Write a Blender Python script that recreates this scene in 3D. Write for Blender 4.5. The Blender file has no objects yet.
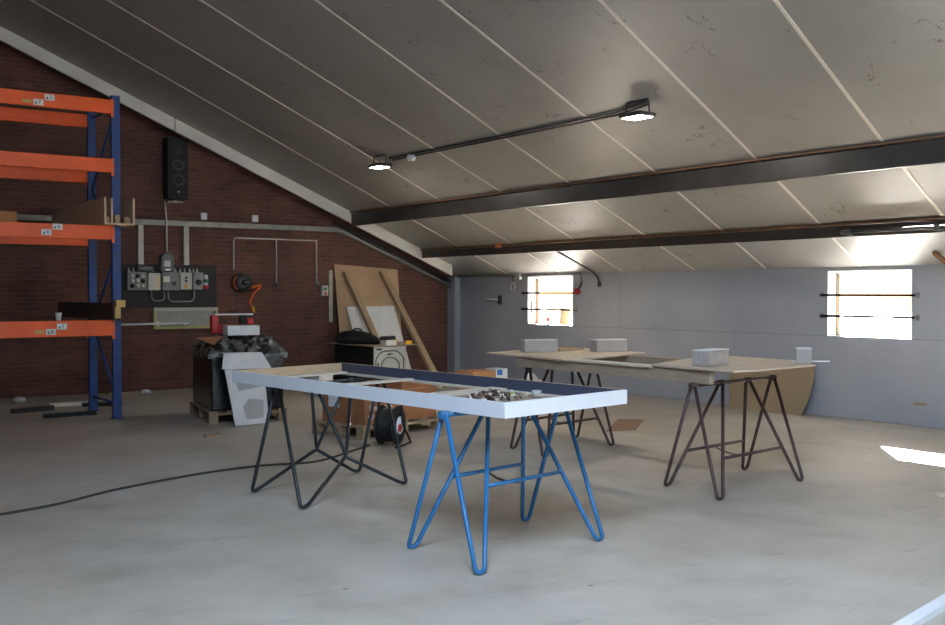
import bpy, bmesh, math, random
from mathutils import Vector, Matrix, Euler
random.seed(7)
S = bpy.context.scene
COL = S.collection
PI = math.pi
V = Vector

# ------------------------------------------------------------ camera, world, lights, exposure
cd = bpy.data.cameras.new('camera'); cam = bpy.data.objects.new('camera', cd); COL.objects.link(cam)
cam.location = (-10.834, -15.796, 1.5)
cam.rotation_euler = (math.radians(90 - 1.096), 0, -math.radians(35.537))
cd.sensor_width = 36; cd.lens = 1039.166 / 945 * 36
cd.clip_end = 300
S.camera = cam

W = bpy.data.worlds.new('sky'); S.world = W; W.use_nodes = True
wn = W.node_tree.nodes; wl = W.node_tree.links; wn.clear()
wo = wn.new('ShaderNodeOutputWorld'); wb = wn.new('ShaderNodeBackground'); ws = wn.new('ShaderNodeTexSky')
ws.sky_type = 'NISHITA'; ws.sun_disc = False
ws.sun_elevation = math.radians(32); ws.sun_rotation = math.radians(47)
ws.air_density = 1.0; ws.dust_density = 2.0; ws.ozone_density = 1.0
wb.inputs['Strength'].default_value = 0.25
wl.new(ws.outputs[0], wb.inputs[0]); wl.new(wb.outputs[0], wo.inputs[0])

def lamp(name, kind, loc, direction, energy, color=(1, 1, 1), **kw):
    l = bpy.data.lights.new(name, kind); o = bpy.data.objects.new(name, l); COL.objects.link(o)
    l.energy = energy; l.color = color; o.location = loc
    o.rotation_euler = V(direction).to_track_quat('-Z', 'Y').to_euler()
    for k, v in kw.items(): setattr(l, k, v)
    return o
lamp('sun', 'SUN', (6, 5, 8), (-1.75, -1.65, -1.0), 405, (1.0, .96, .9), angle=math.radians(0.6))
# daylight through the big open doorway behind the camera
lamp('doorway_daylight', 'AREA', (-6.6, -19.75, 2.0), (0.05, 1, -0.03), 80, (.66, .79, 1.0), shape='RECTANGLE', size=5.0, size_y=3.0)
# bluish fill lamp added below the closed ceiling behind the camera; no roof opening
lamp('overhead_fill', 'AREA', (-9.25, -14.75, 5.6), (.42, 0, -1), 660, (.58, .74, 1.0), shape='RECTANGLE', size=3.2, size_y=4.2)

vs = S.view_settings
S.display_settings.display_device = 'sRGB'
vs.view_transform = 'Standard'; vs.look = 'None'; vs.gamma = 1.0; vs.use_curve_mapping = False
vs.exposure = 0.72
S.cycles.sample_clamp_indirect = 0.0

# ------------------------------------------------------------ materials
def srgb(r, g, b):
    f = lambda c: (c / 255 / 12.92) if c / 255 <= .04045 else ((c / 255 + .055) / 1.055) ** 2.4
    return (f(r), f(g), f(b), 1)
def nt(name):
    m = bpy.data.materials.new(name); m.use_nodes = True
    t = m.node_tree; return m, t, t.nodes, t.links, t.nodes['Principled BSDF']
def mat(name, rgb, rough=.6, metal=0, var=.12, scale=6, bump=0.0, bscale=40, coat=0, stretch=None):
    m, t, n, l, p = nt(name)
    c = srgb(*rgb)
    tc = n.new('ShaderNodeTexCoord'); src = tc.outputs['Object']
    if stretch:
        mp = n.new('ShaderNodeMapping'); mp.inputs['Scale'].default_value = stretch
        l.new(src, mp.inputs[0]); src = mp.outputs[0]
    nz = n.new('ShaderNodeTexNoise'); nz.inputs['Scale'].default_value = scale; nz.inputs['Detail'].default_value = 6
    l.new(src, nz.inputs['Vector'])
    mr = n.new('ShaderNodeMapRange'); mr.inputs[1].default_value = .3; mr.inputs[2].default_value = .7
    mr.inputs[3].default_value = 1 - var; mr.inputs[4].default_value = 1 + var
    l.new(nz.outputs['Fac'], mr.inputs[0])
    mx = n.new('ShaderNodeVectorMath'); mx.operation = 'SCALE'; mx.inputs[0].default_value = c[:3]
    l.new(mr.outputs[0], mx.inputs['Scale']); l.new(mx.outputs[0], p.inputs['Base Color'])
    p.inputs['Roughness'].default_value = rough; p.inputs['Metallic'].default_value = metal
    if coat: p.inputs['Coat Weight'].default_value = coat
    if bump:
        n2 = n.new('ShaderNodeTexNoise'); n2.inputs['Scale'].default_value = bscale; n2.inputs['Detail'].default_value = 4
        l.new(src, n2.inputs['Vector'])
        b = n.new('ShaderNodeBump'); b.inputs['Strength'].default_value = bump; b.inputs['Distance'].default_value = .01
        l.new(n2.outputs['Fac'], b.inputs['Height']); l.new(b.outputs[0], p.inputs['Normal'])
    return m
def ramp(n, stops):
    r = n.new('ShaderNodeValToRGB'); e = r.color_ramp.elements
    e[0].position, e[0].color = stops[0]; e[1].position, e[1].color = stops[-1]
    for pos, c in stops[1:-1]:
        x = e.new(pos); x.color = c
    return r
def noise(n, l, src, scale, detail=6, rough=.55):
    z = n.new('ShaderNodeTexNoise'); z.inputs['Scale'].default_value = scale; z.inputs['Detail'].default_value = detail
    z.inputs['Roughness'].default_value = rough; l.new(src, z.inputs['Vector']); return z
def mix(n, l, fac, a, b, mode='MIX'):
    m = n.new('ShaderNodeMix'); m.data_type = 'RGBA'; m.blend_type = mode
    for s, v in ((m.inputs[0], fac), (m.inputs[6], a), (m.inputs[7], b)):
        if hasattr(v, 'links') or hasattr(v, 'is_linked'): l.new(v, s)
        else: s.default_value = v
    return m.outputs[2]

def concrete_floor():
    m, t, n, l, p = nt('concrete_floor')
    g = n.new('ShaderNodeNewGeometry').outputs['Position']
    a = noise(n, l, g, .35, 8, .6); b = noise(n, l, g, 2.2, 8, .62); c = noise(n, l, g, 14, 6)
    r1 = ramp(n, [(.3, srgb(166, 155, 138)), (.5, srgb(178, 170, 156)), (.7, srgb(190, 183, 172))]); l.new(a.outputs[0], r1.inputs[0])
    r2 = ramp(n, [(.32, srgb(120, 112, 104)), (.5, srgb(200, 196, 190)), (.68, srgb(235, 232, 228))]); l.new(b.outputs[0], r2.inputs[0])
    col = mix(n, l, .4, r1.outputs[0], r2.outputs[0], 'SOFT_LIGHT')
    # scuffs: long pale streaks where things were dragged
    mp = n.new('ShaderNodeMapping'); mp.inputs['Scale'].default_value = (1.0, 3.2, 1); mp.inputs['Rotation'].default_value = (0, 0, .5)
    l.new(g, mp.inputs[0]); s = noise(n, l, mp.outputs[0], 1.1, 9, .7)
    r3 = ramp(n, [(.56, (0, 0, 0, 1)), (.68, (1, 1, 1, 1))]); l.new(s.outputs[0], r3.inputs[0])
    sc = n.new('ShaderNodeMath'); sc.operation = 'MULTIPLY'; sc.inputs[1].default_value = .4; l.new(r3.outputs[0], sc.inputs[0])
    col = mix(n, l, sc.outputs[0], col, srgb(196, 184, 166))
    s2 = noise(n, l, mp.outputs[0], 1.9, 10, .75)
    r4 = ramp(n, [(.57, (0, 0, 0, 1)), (.7, (1, 1, 1, 1))]); l.new(s2.outputs[0], r4.inputs[0])
    sd = n.new('ShaderNodeMath'); sd.operation = 'MULTIPLY'; sd.inputs[1].default_value = .32; l.new(r4.outputs[0], sd.inputs[0])
    col = mix(n, l, sd.outputs[0], col, srgb(96, 86, 76))
    vo = n.new('ShaderNodeTexVoronoi'); vo.inputs['Scale'].default_value = 2.6; l.new(g, vo.inputs['Vector'])
    lt = n.new('ShaderNodeMath'); lt.operation = 'LESS_THAN'; lt.inputs[1].default_value = .045; l.new(vo.outputs['Distance'], lt.inputs[0])
    gs = n.new('ShaderNodeMath'); gs.operation = 'GREATER_THAN'; gs.inputs[1].default_value = .5; l.new(a.outputs[0], gs.inputs[0])
    ms = n.new('ShaderNodeMath'); ms.operation = 'MULTIPLY'; l.new(lt.outputs[0], ms.inputs[0]); l.new(gs.outputs[0], ms.inputs[1])
    m5 = n.new('ShaderNodeMath'); m5.operation = 'MULTIPLY'; m5.inputs[1].default_value = .5; l.new(ms.outputs[0], m5.inputs[0])
    col = mix(n, l, m5.outputs[0], col, srgb(70, 62, 54))
    l.new(col, p.inputs['Base Color'])
    rr = n.new('ShaderNodeMapRange'); rr.inputs[3].default_value = .38; rr.inputs[4].default_value = .7
    l.new(b.outputs[0], rr.inputs[0]); l.new(rr.outputs[0], p.inputs['Roughness'])
    bp = n.new('ShaderNodeBump'); bp.inputs['Strength'].default_value = .12; bp.inputs['Distance'].default_value = .01
    l.new(c.outputs[0], bp.inputs['Height']); l.new(bp.outputs[0], p.inputs['Normal'])
    return m
def brick_mat():
    m, t, n, l, p = nt('dark_brick')
    g = n.new('ShaderNodeNewGeometry').outputs['Position']
    sx = n.new('ShaderNodeSeparateXYZ'); cx = n.new('ShaderNodeCombineXYZ'); l.new(g, sx.inputs[0])
    l.new(sx.outputs[0], cx.inputs[0]); l.new(sx.outputs[2], cx.inputs[1])
    b = n.new('ShaderNodeTexBrick'); b.offset = .5
    for k, v in (('Scale', 1), ('Mortar Size', .008), ('Mortar Smooth', .2), ('Bias', 0), ('Brick Width', .225), ('Row Height', .065)):
        b.inputs[k].default_value = v
    b.inputs['Color1'].default_value = srgb(106, 65, 53); b.inputs['Color2'].default_value = srgb(85, 54, 46)
    b.inputs['Mortar'].default_value = srgb(94, 80, 71)
    l.new(cx.outputs[0], b.inputs['Vector'])
    z = noise(n, l, g, 1.3, 6); z2 = noise(n, l, g, 30, 4)
    r = ramp(n, [(.3, (.62, .6, .6, 1)), (.7, (1.25, 1.15, 1.1, 1))]); l.new(z.outputs[0], r.inputs[0])
    col = mix(n, l, 1.0, b.outputs['Color'], r.outputs[0], 'MULTIPLY')
    # dusty bottom courses
    l.new(col, p.inputs['Base Color']); p.inputs['Roughness'].default_value = .85
    bp = n.new('ShaderNodeBump'); bp.inputs['Strength'].default_value = .5; bp.inputs['Distance'].default_value = .01; bp.invert = True
    l.new(b.outputs['Fac'], bp.inputs['Height']); l.new(bp.outputs[0], p.inputs['Normal'])
    return m
def block_wall_mat():
    m, t, n, l, p = nt('grey_painted_block_wall')
    g = n.new('ShaderNodeNewGeometry').outputs['Position']
    sx = n.new('ShaderNodeSeparateXYZ'); cx = n.new('ShaderNodeCombineXYZ'); l.new(g, sx.inputs[0])
    l.new(sx.outputs[1], cx.inputs[0]); l.new(sx.outputs[2], cx.inputs[1])
    b = n.new('ShaderNodeTexBrick'); b.offset = .5
    for k, v in (('Scale', 1), ('Mortar Size', .005), ('Mortar Smooth', .3), ('Bias', 0), ('Brick Width', 4.4), ('Row Height', .972)):
        b.inputs[k].default_value = v
    l.new(cx.outputs[0], b.inputs['Vector'])
    b.inputs['Color1'].default_value = srgb(168, 171, 177); b.inputs['Color2'].default_value = srgb(163, 167, 174)
    b.inputs['Mortar'].default_value = srgb(138, 141, 147)
    z = noise(n, l, g, .8, 8, .6); r = ramp(n, [(.3, (.86, .88, .92, 1)), (.7, (1.08, 1.06, 1.03, 1))]); l.new(z.outputs[0], r.inputs[0])
    col = mix(n, l, 1.0, b.outputs['Color'], r.outputs[0], 'MULTIPLY')
    z2 = noise(n, l, g, 5, 8, .7); r2 = ramp(n, [(.68, (0, 0, 0, 1)), (.74, (1, 1, 1, 1))]); l.new(z2.outputs[0], r2.inputs[0])
    sc = n.new('ShaderNodeMath'); sc.operation = 'MULTIPLY'; sc.inputs[1].default_value = .25; l.new(r2.outputs[0], sc.inputs[0])
    col = mix(n, l, sc.outputs[0], col, srgb(120, 112, 100))
    l.new(col, p.inputs['Base Color']); p.inputs['Roughness'].default_value = .6
    bp = n.new('ShaderNodeBump'); bp.inputs['Strength'].default_value = .25; bp.inputs['Distance'].default_value = .01; bp.invert = True
    l.new(b.outputs['Fac'], bp.inputs['Height']); l.new(bp.outputs[0], p.inputs['Normal'])
    return m
def ceiling_mat():
    m, t, n, l, p = nt('grey_ceiling_panel')
    g = n.new('ShaderNodeNewGeometry').outputs['Position']
    z = noise(n, l, g, .5, 8, .6); r = ramp(n, [(.3, srgb(138, 136, 132)), (.7, srgb(160, 158, 155))]); l.new(z.outputs[0], r.inputs[0])
    z2 = noise(n, l, g, 3.5, 10, .75)
    r2 = ramp(n, [(.64, (0, 0, 0, 1)), (.72, (1, 1, 1, 1))]); l.new(z2.outputs[0], r2.inputs[0])
    sc = n.new('ShaderNodeMath'); sc.operation = 'MULTIPLY'; sc.inputs[1].default_value = .3; l.new(r2.outputs[0], sc.inputs[0])
    col = mix(n, l, sc.outputs[0], r.outputs[0], srgb(108, 94, 78))
    # thin cracked flakes
    v = n.new('ShaderNodeTexVoronoi'); v.feature = 'DISTANCE_TO_EDGE'; v.inputs['Scale'].default_value = 1.6
    zw = noise(n, l, g, 3, 5); ad = n.new('ShaderNodeVectorMath'); ad.operation = 'ADD'; l.new(g, ad.inputs[0]); l.new(zw.outputs['Color'], ad.inputs[1]); l.new(ad.outputs[0], v.inputs['Vector'])
    lt = n.new('ShaderNodeMath'); lt.operation = 'LESS_THAN'; lt.inputs[1].default_value = .010; l.new(v.outputs[0], lt.inputs[0])
    z3 = noise(n, l, g, 1.9, 4); gt = n.new('ShaderNodeMath'); gt.operation = 'GREATER_THAN'; gt.inputs[1].default_value = .59; l.new(z3.outputs[0], gt.inputs[0])
    ml = n.new('ShaderNodeMath'); ml.operation = 'MULTIPLY'; l.new(lt.outputs[0], ml.inputs[0]); l.new(gt.outputs[0], ml.inputs[1])
    m2 = n.new('ShaderNodeMath'); m2.operation = 'MULTIPLY'; m2.inputs[1].default_value = .75; l.new(ml.outputs[0], m2.inputs[0])
    col = mix(n, l, m2.outputs[0], col, srgb(70, 58, 48))
    l.new(col, p.inputs['Base Color']); p.inputs['Roughness'].default_value = .42
    return m
def glass_mat():
    m, t, n, l, p = nt('window_glass'); n.remove(p)
    o = n['Material Output']; tr = n.new('ShaderNodeBsdfTransparent'); gl = n.new('ShaderNodeBsdfGlossy'); gl.inputs['Roughness'].default_value = .02
    mx = n.new('ShaderNodeMixShader'); mx.inputs[0].default_value = .05; l.new(tr.outputs[0], mx.inputs[1]); l.new(gl.outputs[0], mx.inputs[2]); l.new(mx.outputs[0], o.inputs[0])
    return m
def emit(name, rgb, strength):
    m, t, n, l, p = nt(name); p.inputs['Base Color'].default_value = srgb(*rgb)
    p.inputs['Emission Color'].default_value = srgb(*rgb); p.inputs['Emission Strength'].default_value = strength; return m

M = dict(
    floor=concrete_floor(), brick=brick_mat(), block=block_wall_mat(), ceil=ceiling_mat(), glass=glass_mat(),
    seam=mat('pale_seam_strip', (214, 210, 200), .5, var=.05), trimw=mat('white_verge_board', (208, 207, 200), .55, var=.1, scale=2),
    plain=mat('plain_grey_plaster', (128, 126, 122), .8), reveal=mat('white_window_reveal', (205, 207, 206), .6, var=.04), frame=mat('beige_window_frame', (98, 82, 62), .7),
    ground=mat('outdoor_pale_paving', (62, 62, 60), .9), leaf=mat('tree_leaves', (60, 84, 40), .8, var=.3), bark=mat('bark', (82, 68, 54), .9),
    steel=mat('dark_painted_steel', (62, 58, 54), .38, .0, var=.25, scale=3), rust=mat('rusty_flange', (116, 84, 58), .7, var=.35, scale=12),
    blue=mat('blue_paint', (44, 112, 162), .35, var=.18, scale=14), navy=mat('rack_blue_paint', (20, 64, 128), .45, var=.15),
    orange=mat('rack_orange_paint', (244, 94, 8), .4, var=.1, scale=4), sticker=mat('white_sticker', (226, 222, 214), .5, var=.05), yel=mat('yellowed_sticker', (206, 170, 96), .6),
    ink=mat('black_ink', (24, 24, 26), .6), black=mat('black_plastic', (20, 20, 21), .7, var=.2), blackpaint=mat('black_tube_paint', (34, 42, 46), .4, var=.25, scale=20),
    brown=mat('rusted_brown_tube', (72, 54, 50), .5, .15, var=.35, scale=24), white=mat('white_laminate', (232, 236, 240), .42, var=.03, scale=2),
    slate=mat('dark_blue_grey_film', (66, 72, 90), .5, var=.1, scale=3), ply=mat('birch_plywood', (206, 178, 142), .65, var=.1, scale=5, stretch=(1, 8, 8)),
    pale=mat('pale_plywood', (214, 204, 184), .65, var=.08, scale=5, stretch=(6, 1, 6)), greywood=mat('greyed_board', (164, 146, 124), .7, var=.14, scale=6, stretch=(8, 1, 8)),
    sheet=mat('table_plywood', (198, 180, 157), .6, var=.12, scale=3, stretch=(1, 5, 1)), mdf=mat('brown_hardboard', (156, 134, 104), .7, var=.08, scale=2),
    timber=mat('sawn_timber', (166, 140, 108), .7, var=.15, scale=8, stretch=(1, 1, 6)), osb=mat('leaning_plywood', (178, 148, 114), .65, var=.09, scale=3),
    card=mat('cardboard', (158, 106, 68), .8, var=.08, scale=3), cardlite=mat('cardboard_top', (190, 140, 98), .8, var=.08), pallet=mat('pallet_wood', (158, 136, 106), .85, var=.2, scale=9),
    foam=mat('white_foam', (222, 222, 220), .7, var=.06), film=None, alu=mat('grey_aluminium', (172, 165, 157), .5, .1, var=.07, scale=8),
    galv=mat('galvanised_steel', (138, 140, 134), .5, .5, var=.15, scale=10), conduit=mat('cream_conduit', (196, 190, 176), .55), cable=mat('black_cable', (26, 26, 27), .5),
    grey=mat('grey_enclosure', (128, 130, 126), .5, var=.06), greyl=mat('light_grey_enclosure', (176, 176, 168), .5, var=.06), clear=mat('smoky_cover', (88, 92, 96), .2, var=.1),
    red=mat('red_plastic', (190, 34, 34), .4, var=.1), green=mat('green_plastic', (46, 120, 70), .5), lime=mat('lime_plastic', (140, 180, 50), .5), yellow=mat('yellow_plastic', (232, 176, 30), .45),
    hose=mat('orange_hose', (206, 92, 40), .5), rope=mat('white_rope', (206, 204, 196), .8), paleblue=mat('blue_print', (52, 120, 200), .5),
    metalback=mat('pressed_sheet_metal', (178, 184, 178), .4, .4, var=.08), strip=mat('pale_green_strip', (172, 172, 152), .6, var=.2), led=emit('floodlight_led', (255, 248, 236), 22),
    scrap=mat('offcut_mix', (140, 120, 100), .8, var=.6, scale=60), hardwrap=mat('black_stretch_wrap', (20, 20, 22), .28, var=.3, scale=8, bump=.6, bscale=14), tagorange=mat('terracotta_tag', (204, 130, 84), .7),
)
def film_mat():
    m, t, n, l, p = nt('crumpled_clear_film')
    g = n.new('ShaderNodeTexCoord').outputs['Object']; z = noise(n, l, g, 9, 6, .6)
    r = ramp(n, [(.42, srgb(34, 35, 32)), (.62, srgb(128, 127, 118))]); l.new(z.outputs[0], r.inputs[0]); l.new(r.outputs[0], p.inputs['Base Color'])
    p.inputs['Roughness'].default_value = .25; return m
M['film'] = film_mat()

M['bar'] = mat('bar_steel', (30, 30, 30), 1.0); M['bar'].node_tree.nodes['Principled BSDF'].inputs['Specular IOR Level'].default_value = 0
# ------------------------------------------------------------ helpers
class B:
    def __init__(self): self.bm = bmesh.new()
    def box(self, c, s, rot=None, mi=0, bev=0):
        r = bmesh.ops.create_cube(self.bm, size=1); vs_ = r['verts']
        mt = Matrix.Translation(V(c)) @ (rot.to_4x4() if rot is not None else Matrix()) @ Matrix.Diagonal((*s, 1))
        bmesh.ops.transform(self.bm, matrix=mt, verts=vs_)
        fs = {f for v in vs_ for f in v.link_faces}
        for f in fs: f.material_index = mi
        if bev:
            es = list({e for v in vs_ for e in v.link_edges})
            rr = bmesh.ops.bevel(self.bm, geom=es, offset=bev, segments=2, profile=.5, affect='EDGES')
            for f in rr['faces']: f.material_index = mi
        return self
    def bb(self, a, b, mi=0, bev=0):
        a, b = V(a), V(b); return self.box((a + b) / 2, [abs(x) for x in (b - a)], None, mi, bev)
    def hexa(self, bot, top, mi=0):
        k = len(bot); vb = [self.bm.verts.new(p) for p in bot]; vt = [self.bm.verts.new(p) for p in top]
        fs = [self.bm.faces.new(vb[::-1]), self.bm.faces.new(vt)]
        for i in range(k): fs.append(self.bm.faces.new((vb[i], vb[(i + 1) % k], vt[(i + 1) % k], vt[i])))
        for f in fs: f.material_index = mi
        return self
    def prism(self, poly, d, mi=0):
        d = V(d); return self.hexa(poly, [V(p) + d for p in poly], mi)
    def tube(self, path, r, seg=10, closed=False, mi=0):
        P = [V(p) for p in path]; n = len(P)
        if n < 2: return self
        T = []
        for i in range(n):
            if closed: d = P[(i + 1) % n] - P[i - 1]
            elif i == 0: d = P[1] - P[0]
            elif i == n - 1: d = P[-1] - P[-2]
            else: d = (P[i + 1] - P[i]).normalized() + (P[i] - P[i - 1]).normalized()
            T.append(d.normalized() if d.length > 1e-9 else V((0, 0, 1)))
        up = V((0, 0, 1)) if abs(T[0].z) < .9 else V((1, 0, 0))
        nrm = (up - T[0] * up.dot(T[0])).normalized(); rings = []
        for i in range(n):
            nrm = (nrm - T[i] * nrm.dot(T[i])); nrm = nrm.normalized() if nrm.length > 1e-6 else T[i].orthogonal().normalized()
            bn = T[i].cross(nrm)
            rr = r[i] if isinstance(r, (list, tuple)) else r
            rings.append([self.bm.verts.new(P[i] + (nrm * math.cos(2 * PI * k / seg) + bn * math.sin(2 * PI * k / seg)) * rr) for k in range(seg)])
        m = n if closed else n - 1
        for i in range(m):
            a, b = rings[i], rings[(i + 1) % n]
            for k in range(seg):
                f = self.bm.faces.new((a[k], a[(k + 1) % seg], b[(k + 1) % seg], b[k])); f.smooth = True; f.material_index = mi
        if not closed:
            f = self.bm.faces.new(rings[0][::-1]); f.material_index = mi
            f = self.bm.faces.new(rings[-1]); f.material_index = mi
        return self
    def cyl(self, a, b, r, seg=20, mi=0): return self.tube([a, b], r, seg, mi=mi)
    def lathe(self, prof, a, axis, seg=24, mi=0):
        ax = V(axis).normalized(); u = ax.orthogonal().normalized(); w = ax.cross(u); rings = []
        for (rr, h) in prof:
            rings.append([self.bm.verts.new(V(a) + ax * h + (u * math.cos(2 * PI * k / seg) + w * math.sin(2 * PI * k / seg)) * max(rr, 1e-4)) for k in range(seg)])
        for p, q in zip(rings, rings[1:]):
            for k in range(seg):
                f = self.bm.faces.new((p[k], p[(k + 1) % seg], q[(k + 1) % seg], q[k])); f.material_index = mi; f.smooth = seg > 12
        for rg in (rings[0][::-1], rings[-1]):
            f = self.bm.faces.new(rg); f.material_index = mi
        return self
    def blob(self, c, s, sub=3, amp=.15, seed=1, mi=0, flat=None):
        r = bmesh.ops.create_icosphere(self.bm, subdivisions=sub, radius=1); rnd = random.Random(seed)
        ph = [V((rnd.uniform(-3, 3), rnd.uniform(-3, 3), rnd.uniform(-3, 3))) for _ in range(5)]
        for v in r['verts']:
            k = 1 + amp * sum(math.sin(v.co.dot(p) * 1.7 + i) for i, p in enumerate(ph)) / 2.2
            v.co = V((v.co.x * s[0], v.co.y * s[1], v.co.z * s[2])) * k
            if flat is not None and v.co.z < flat: v.co.z = flat
            v.co += V(c)
        for f in {f for v in r['verts'] for f in v.link_faces}: f.smooth = True; f.material_index = mi
        return self
    def text(self, body, size, mt, depth=.0008, mi=0):
        cu = bpy.data.curves.new('lettering', 'FONT'); cu.body = body; cu.size = size; cu.extrude = depth; cu.align_x = 'CENTER'; cu.align_y = 'CENTER'
        o = bpy.data.objects.new('lettering', cu); COL.objects.link(o)
        dg = bpy.context.evaluated_depsgraph_get(); me = bpy.data.meshes.new_from_object(o.evaluated_get(dg))
        me.transform(mt); k = len(self.bm.faces); self.bm.from_mesh(me); self.bm.faces.ensure_lookup_table()
        for f in self.bm.faces[k:]: f.material_index = mi
        bpy.data.objects.remove(o); bpy.data.curves.remove(cu); bpy.data.meshes.remove(me); return self
def fillet(path, r, n=6):
    P = [V(p) for p in path]; out = [P[0]]
    for i in range(1, len(P) - 1):
        a, b, c = P[i - 1], P[i], P[i + 1]; d1 = (a - b); d2 = (c - b)
        k = min(r, d1.length * .48, d2.length * .48); p0 = b + d1.normalized() * k; p2 = b + d2.normalized() * k
        for j in range(n + 1):
            t = j / n; out.append(p0 * (1 - t) ** 2 + b * 2 * t * (1 - t) + p2 * t * t)
    out.append(P[-1]); return out
ROOT = {}
def _link(name, b, mats, inv=None):
    bm = b.bm
    if inv is not None: bmesh.ops.transform(bm, matrix=inv, verts=bm.verts)
    bmesh.ops.recalc_face_normals(bm, faces=bm.faces)
    me = bpy.data.meshes.new(name); bm.to_mesh(me); bm.free()
    for m in (mats if isinstance(mats, (list, tuple)) else [mats]): me.materials.append(m)
    o = bpy.data.objects.new(name, me); COL.objects.link(o); return o
def tag(o, label, cat, group=None, kind=None):
    if label: o['label'] = label
    if cat: o['category'] = cat
    if group: o['group'] = group
    if kind: o['kind'] = kind
    return o
def thing(name, loc, label, cat, group=None, rz=0):
    o = bpy.data.objects.new(name, None); COL.objects.link(o); o.empty_display_size = .1
    o.location = loc; o.rotation_euler = (0, 0, rz)
    ROOT[o.name] = Matrix.Translation(V(loc)) @ Matrix.Rotation(rz, 4, 'Z')
    return tag(o, label, cat, group)
def part(name, b, mats, parent, label=None):
    # b is built in world coordinates; the part is stored in its thing's own frame
    mw = ROOT[parent.name]; o = _link(name, b, mats, mw.inverted()); o.parent = parent; ROOT[o.name] = mw
    if label: o['label'] = label
    return o
def single(name, b, mats, loc, label, cat, group=None):
    o = _link(name, b, mats, Matrix.Translation(-V(loc))); o.location = loc; ROOT[o.name] = Matrix.Translation(V(loc))
    return tag(o, label, cat, group)
def struct(name, b, mats, label=None):
    o = _link(name, b, mats); o['kind'] = 'structure'; ROOT[o.name] = Matrix()
    if label: o['label'] = label
    return o
def copy_tree(o, parent=None):
    c = o.copy(); COL.objects.link(c); c.parent = parent
    for ch in o.children: copy_tree(ch, c)
    return c

# ------------------------------------------------------------ setting
H, SL, RX = 1.807, .4213, -13.0
LX, BY = -17.0, -20.0
def cz(x): return H - SL * x
struct('floor', B().bb((LX - .2, BY - .2, -.2), (.25, .2, 0)), M['floor'])
struct('ground', B().bb((-60, -80, -.3), (70, BY - .2, -.1)).bb((.25, BY - .2, -.3), (70, 60, -.1)), M['ground'])
zl = cz(RX) - SL * (RX - LX)
struct('wall_back', B().prism([(0, 0, 0), (0, 0, H), (RX, 0, cz(RX)), (LX, 0, zl), (LX, 0, 0)], (0, .2, 0)), M['brick'])
struct('wall_left', B().bb((LX - .2, BY, 0), (LX, .2, zl + .2)), M['plain'])
# wall behind the camera with a tall open doorway
DX0, DX1, DZ = -9.4, -3.8, 3.2
b = B(); b.prism([(DX0, BY, 0), (DX0, BY, cz(DX0)), (RX, BY, cz(RX)), (LX, BY, zl), (LX, BY, 0)], (0, -.2, 0))
b.prism([(0, BY, 0), (0, BY, H), (DX1, BY, cz(DX1)), (DX1, BY, 0)], (0, -.2, 0)); b.prism([(DX0, BY, DZ), (DX0, BY, cz(DX0)), (DX1, BY, cz(DX1)), (DX1, BY, DZ)], (0, -.2, 0))
struct('wall_front', b, M['plain'])
# low side wall with windows (inner face x = 0)
WZ0, WZ1 = .972, 1.765
WINS = [(-3.36, -2.222), (-9.15, -8.04), (-15.0, -12.7)]  # last window is unseen, added so its sun patch brightens the ceiling
b = B(); ys = [BY] + [v for w in sorted(WINS) for v in w] + [.2]
for i in range(0, len(ys), 2): b.bb((0, ys[i], 0), (.25, ys[i + 1], H + .12))
for (y0, y1) in WINS: b.bb((0, y0, 0), (.25, y1, WZ0)); b.bb((0, y0, WZ1), (.25, y1, H + .12))
struct('wall_right', b, M['block'])
for i, (y0, y1) in enumerate(WINS):
    w = tag(bpy.data.objects.new('window_%d' % (i + 1), None), None, None, None, 'structure'); COL.objects.link(w); ROOT[w.name] = Matrix()
    f = B(); t = .022; x0, x1 = .15, .21
    f.bb((x0, y0, WZ0), (x1, y0 + t, WZ1)); f.bb((x0, y1 - t, WZ0), (x1, y1, WZ1)); f.bb((x0, y0 + t, WZ0), (x1, y1 - t, WZ0 + t)); f.bb((x0, y0 + t, WZ1 - t), (x1, y1 - t, WZ1))
    part('window_frame', f, M['frame'], w)
    part('window_pane', B().bb((.178, y0 + t, WZ0 + t), (.182, y1 - t, WZ1 - t)), M['glass'], w)
    e = .008
    part('window_reveal', B().bb((-.006, y0, WZ0 - .0), (.15, y1, WZ0 + e)).bb((-.006, y1 - e, WZ0 + e), (.15, y1, WZ1)).bb((-.006, y0, WZ0 + e), (.15, y0 + e, WZ1)).bb((-.006, y0 + e, WZ1 - e), (.15, y1 - e, WZ1)), M['reveal'], w)
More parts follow.
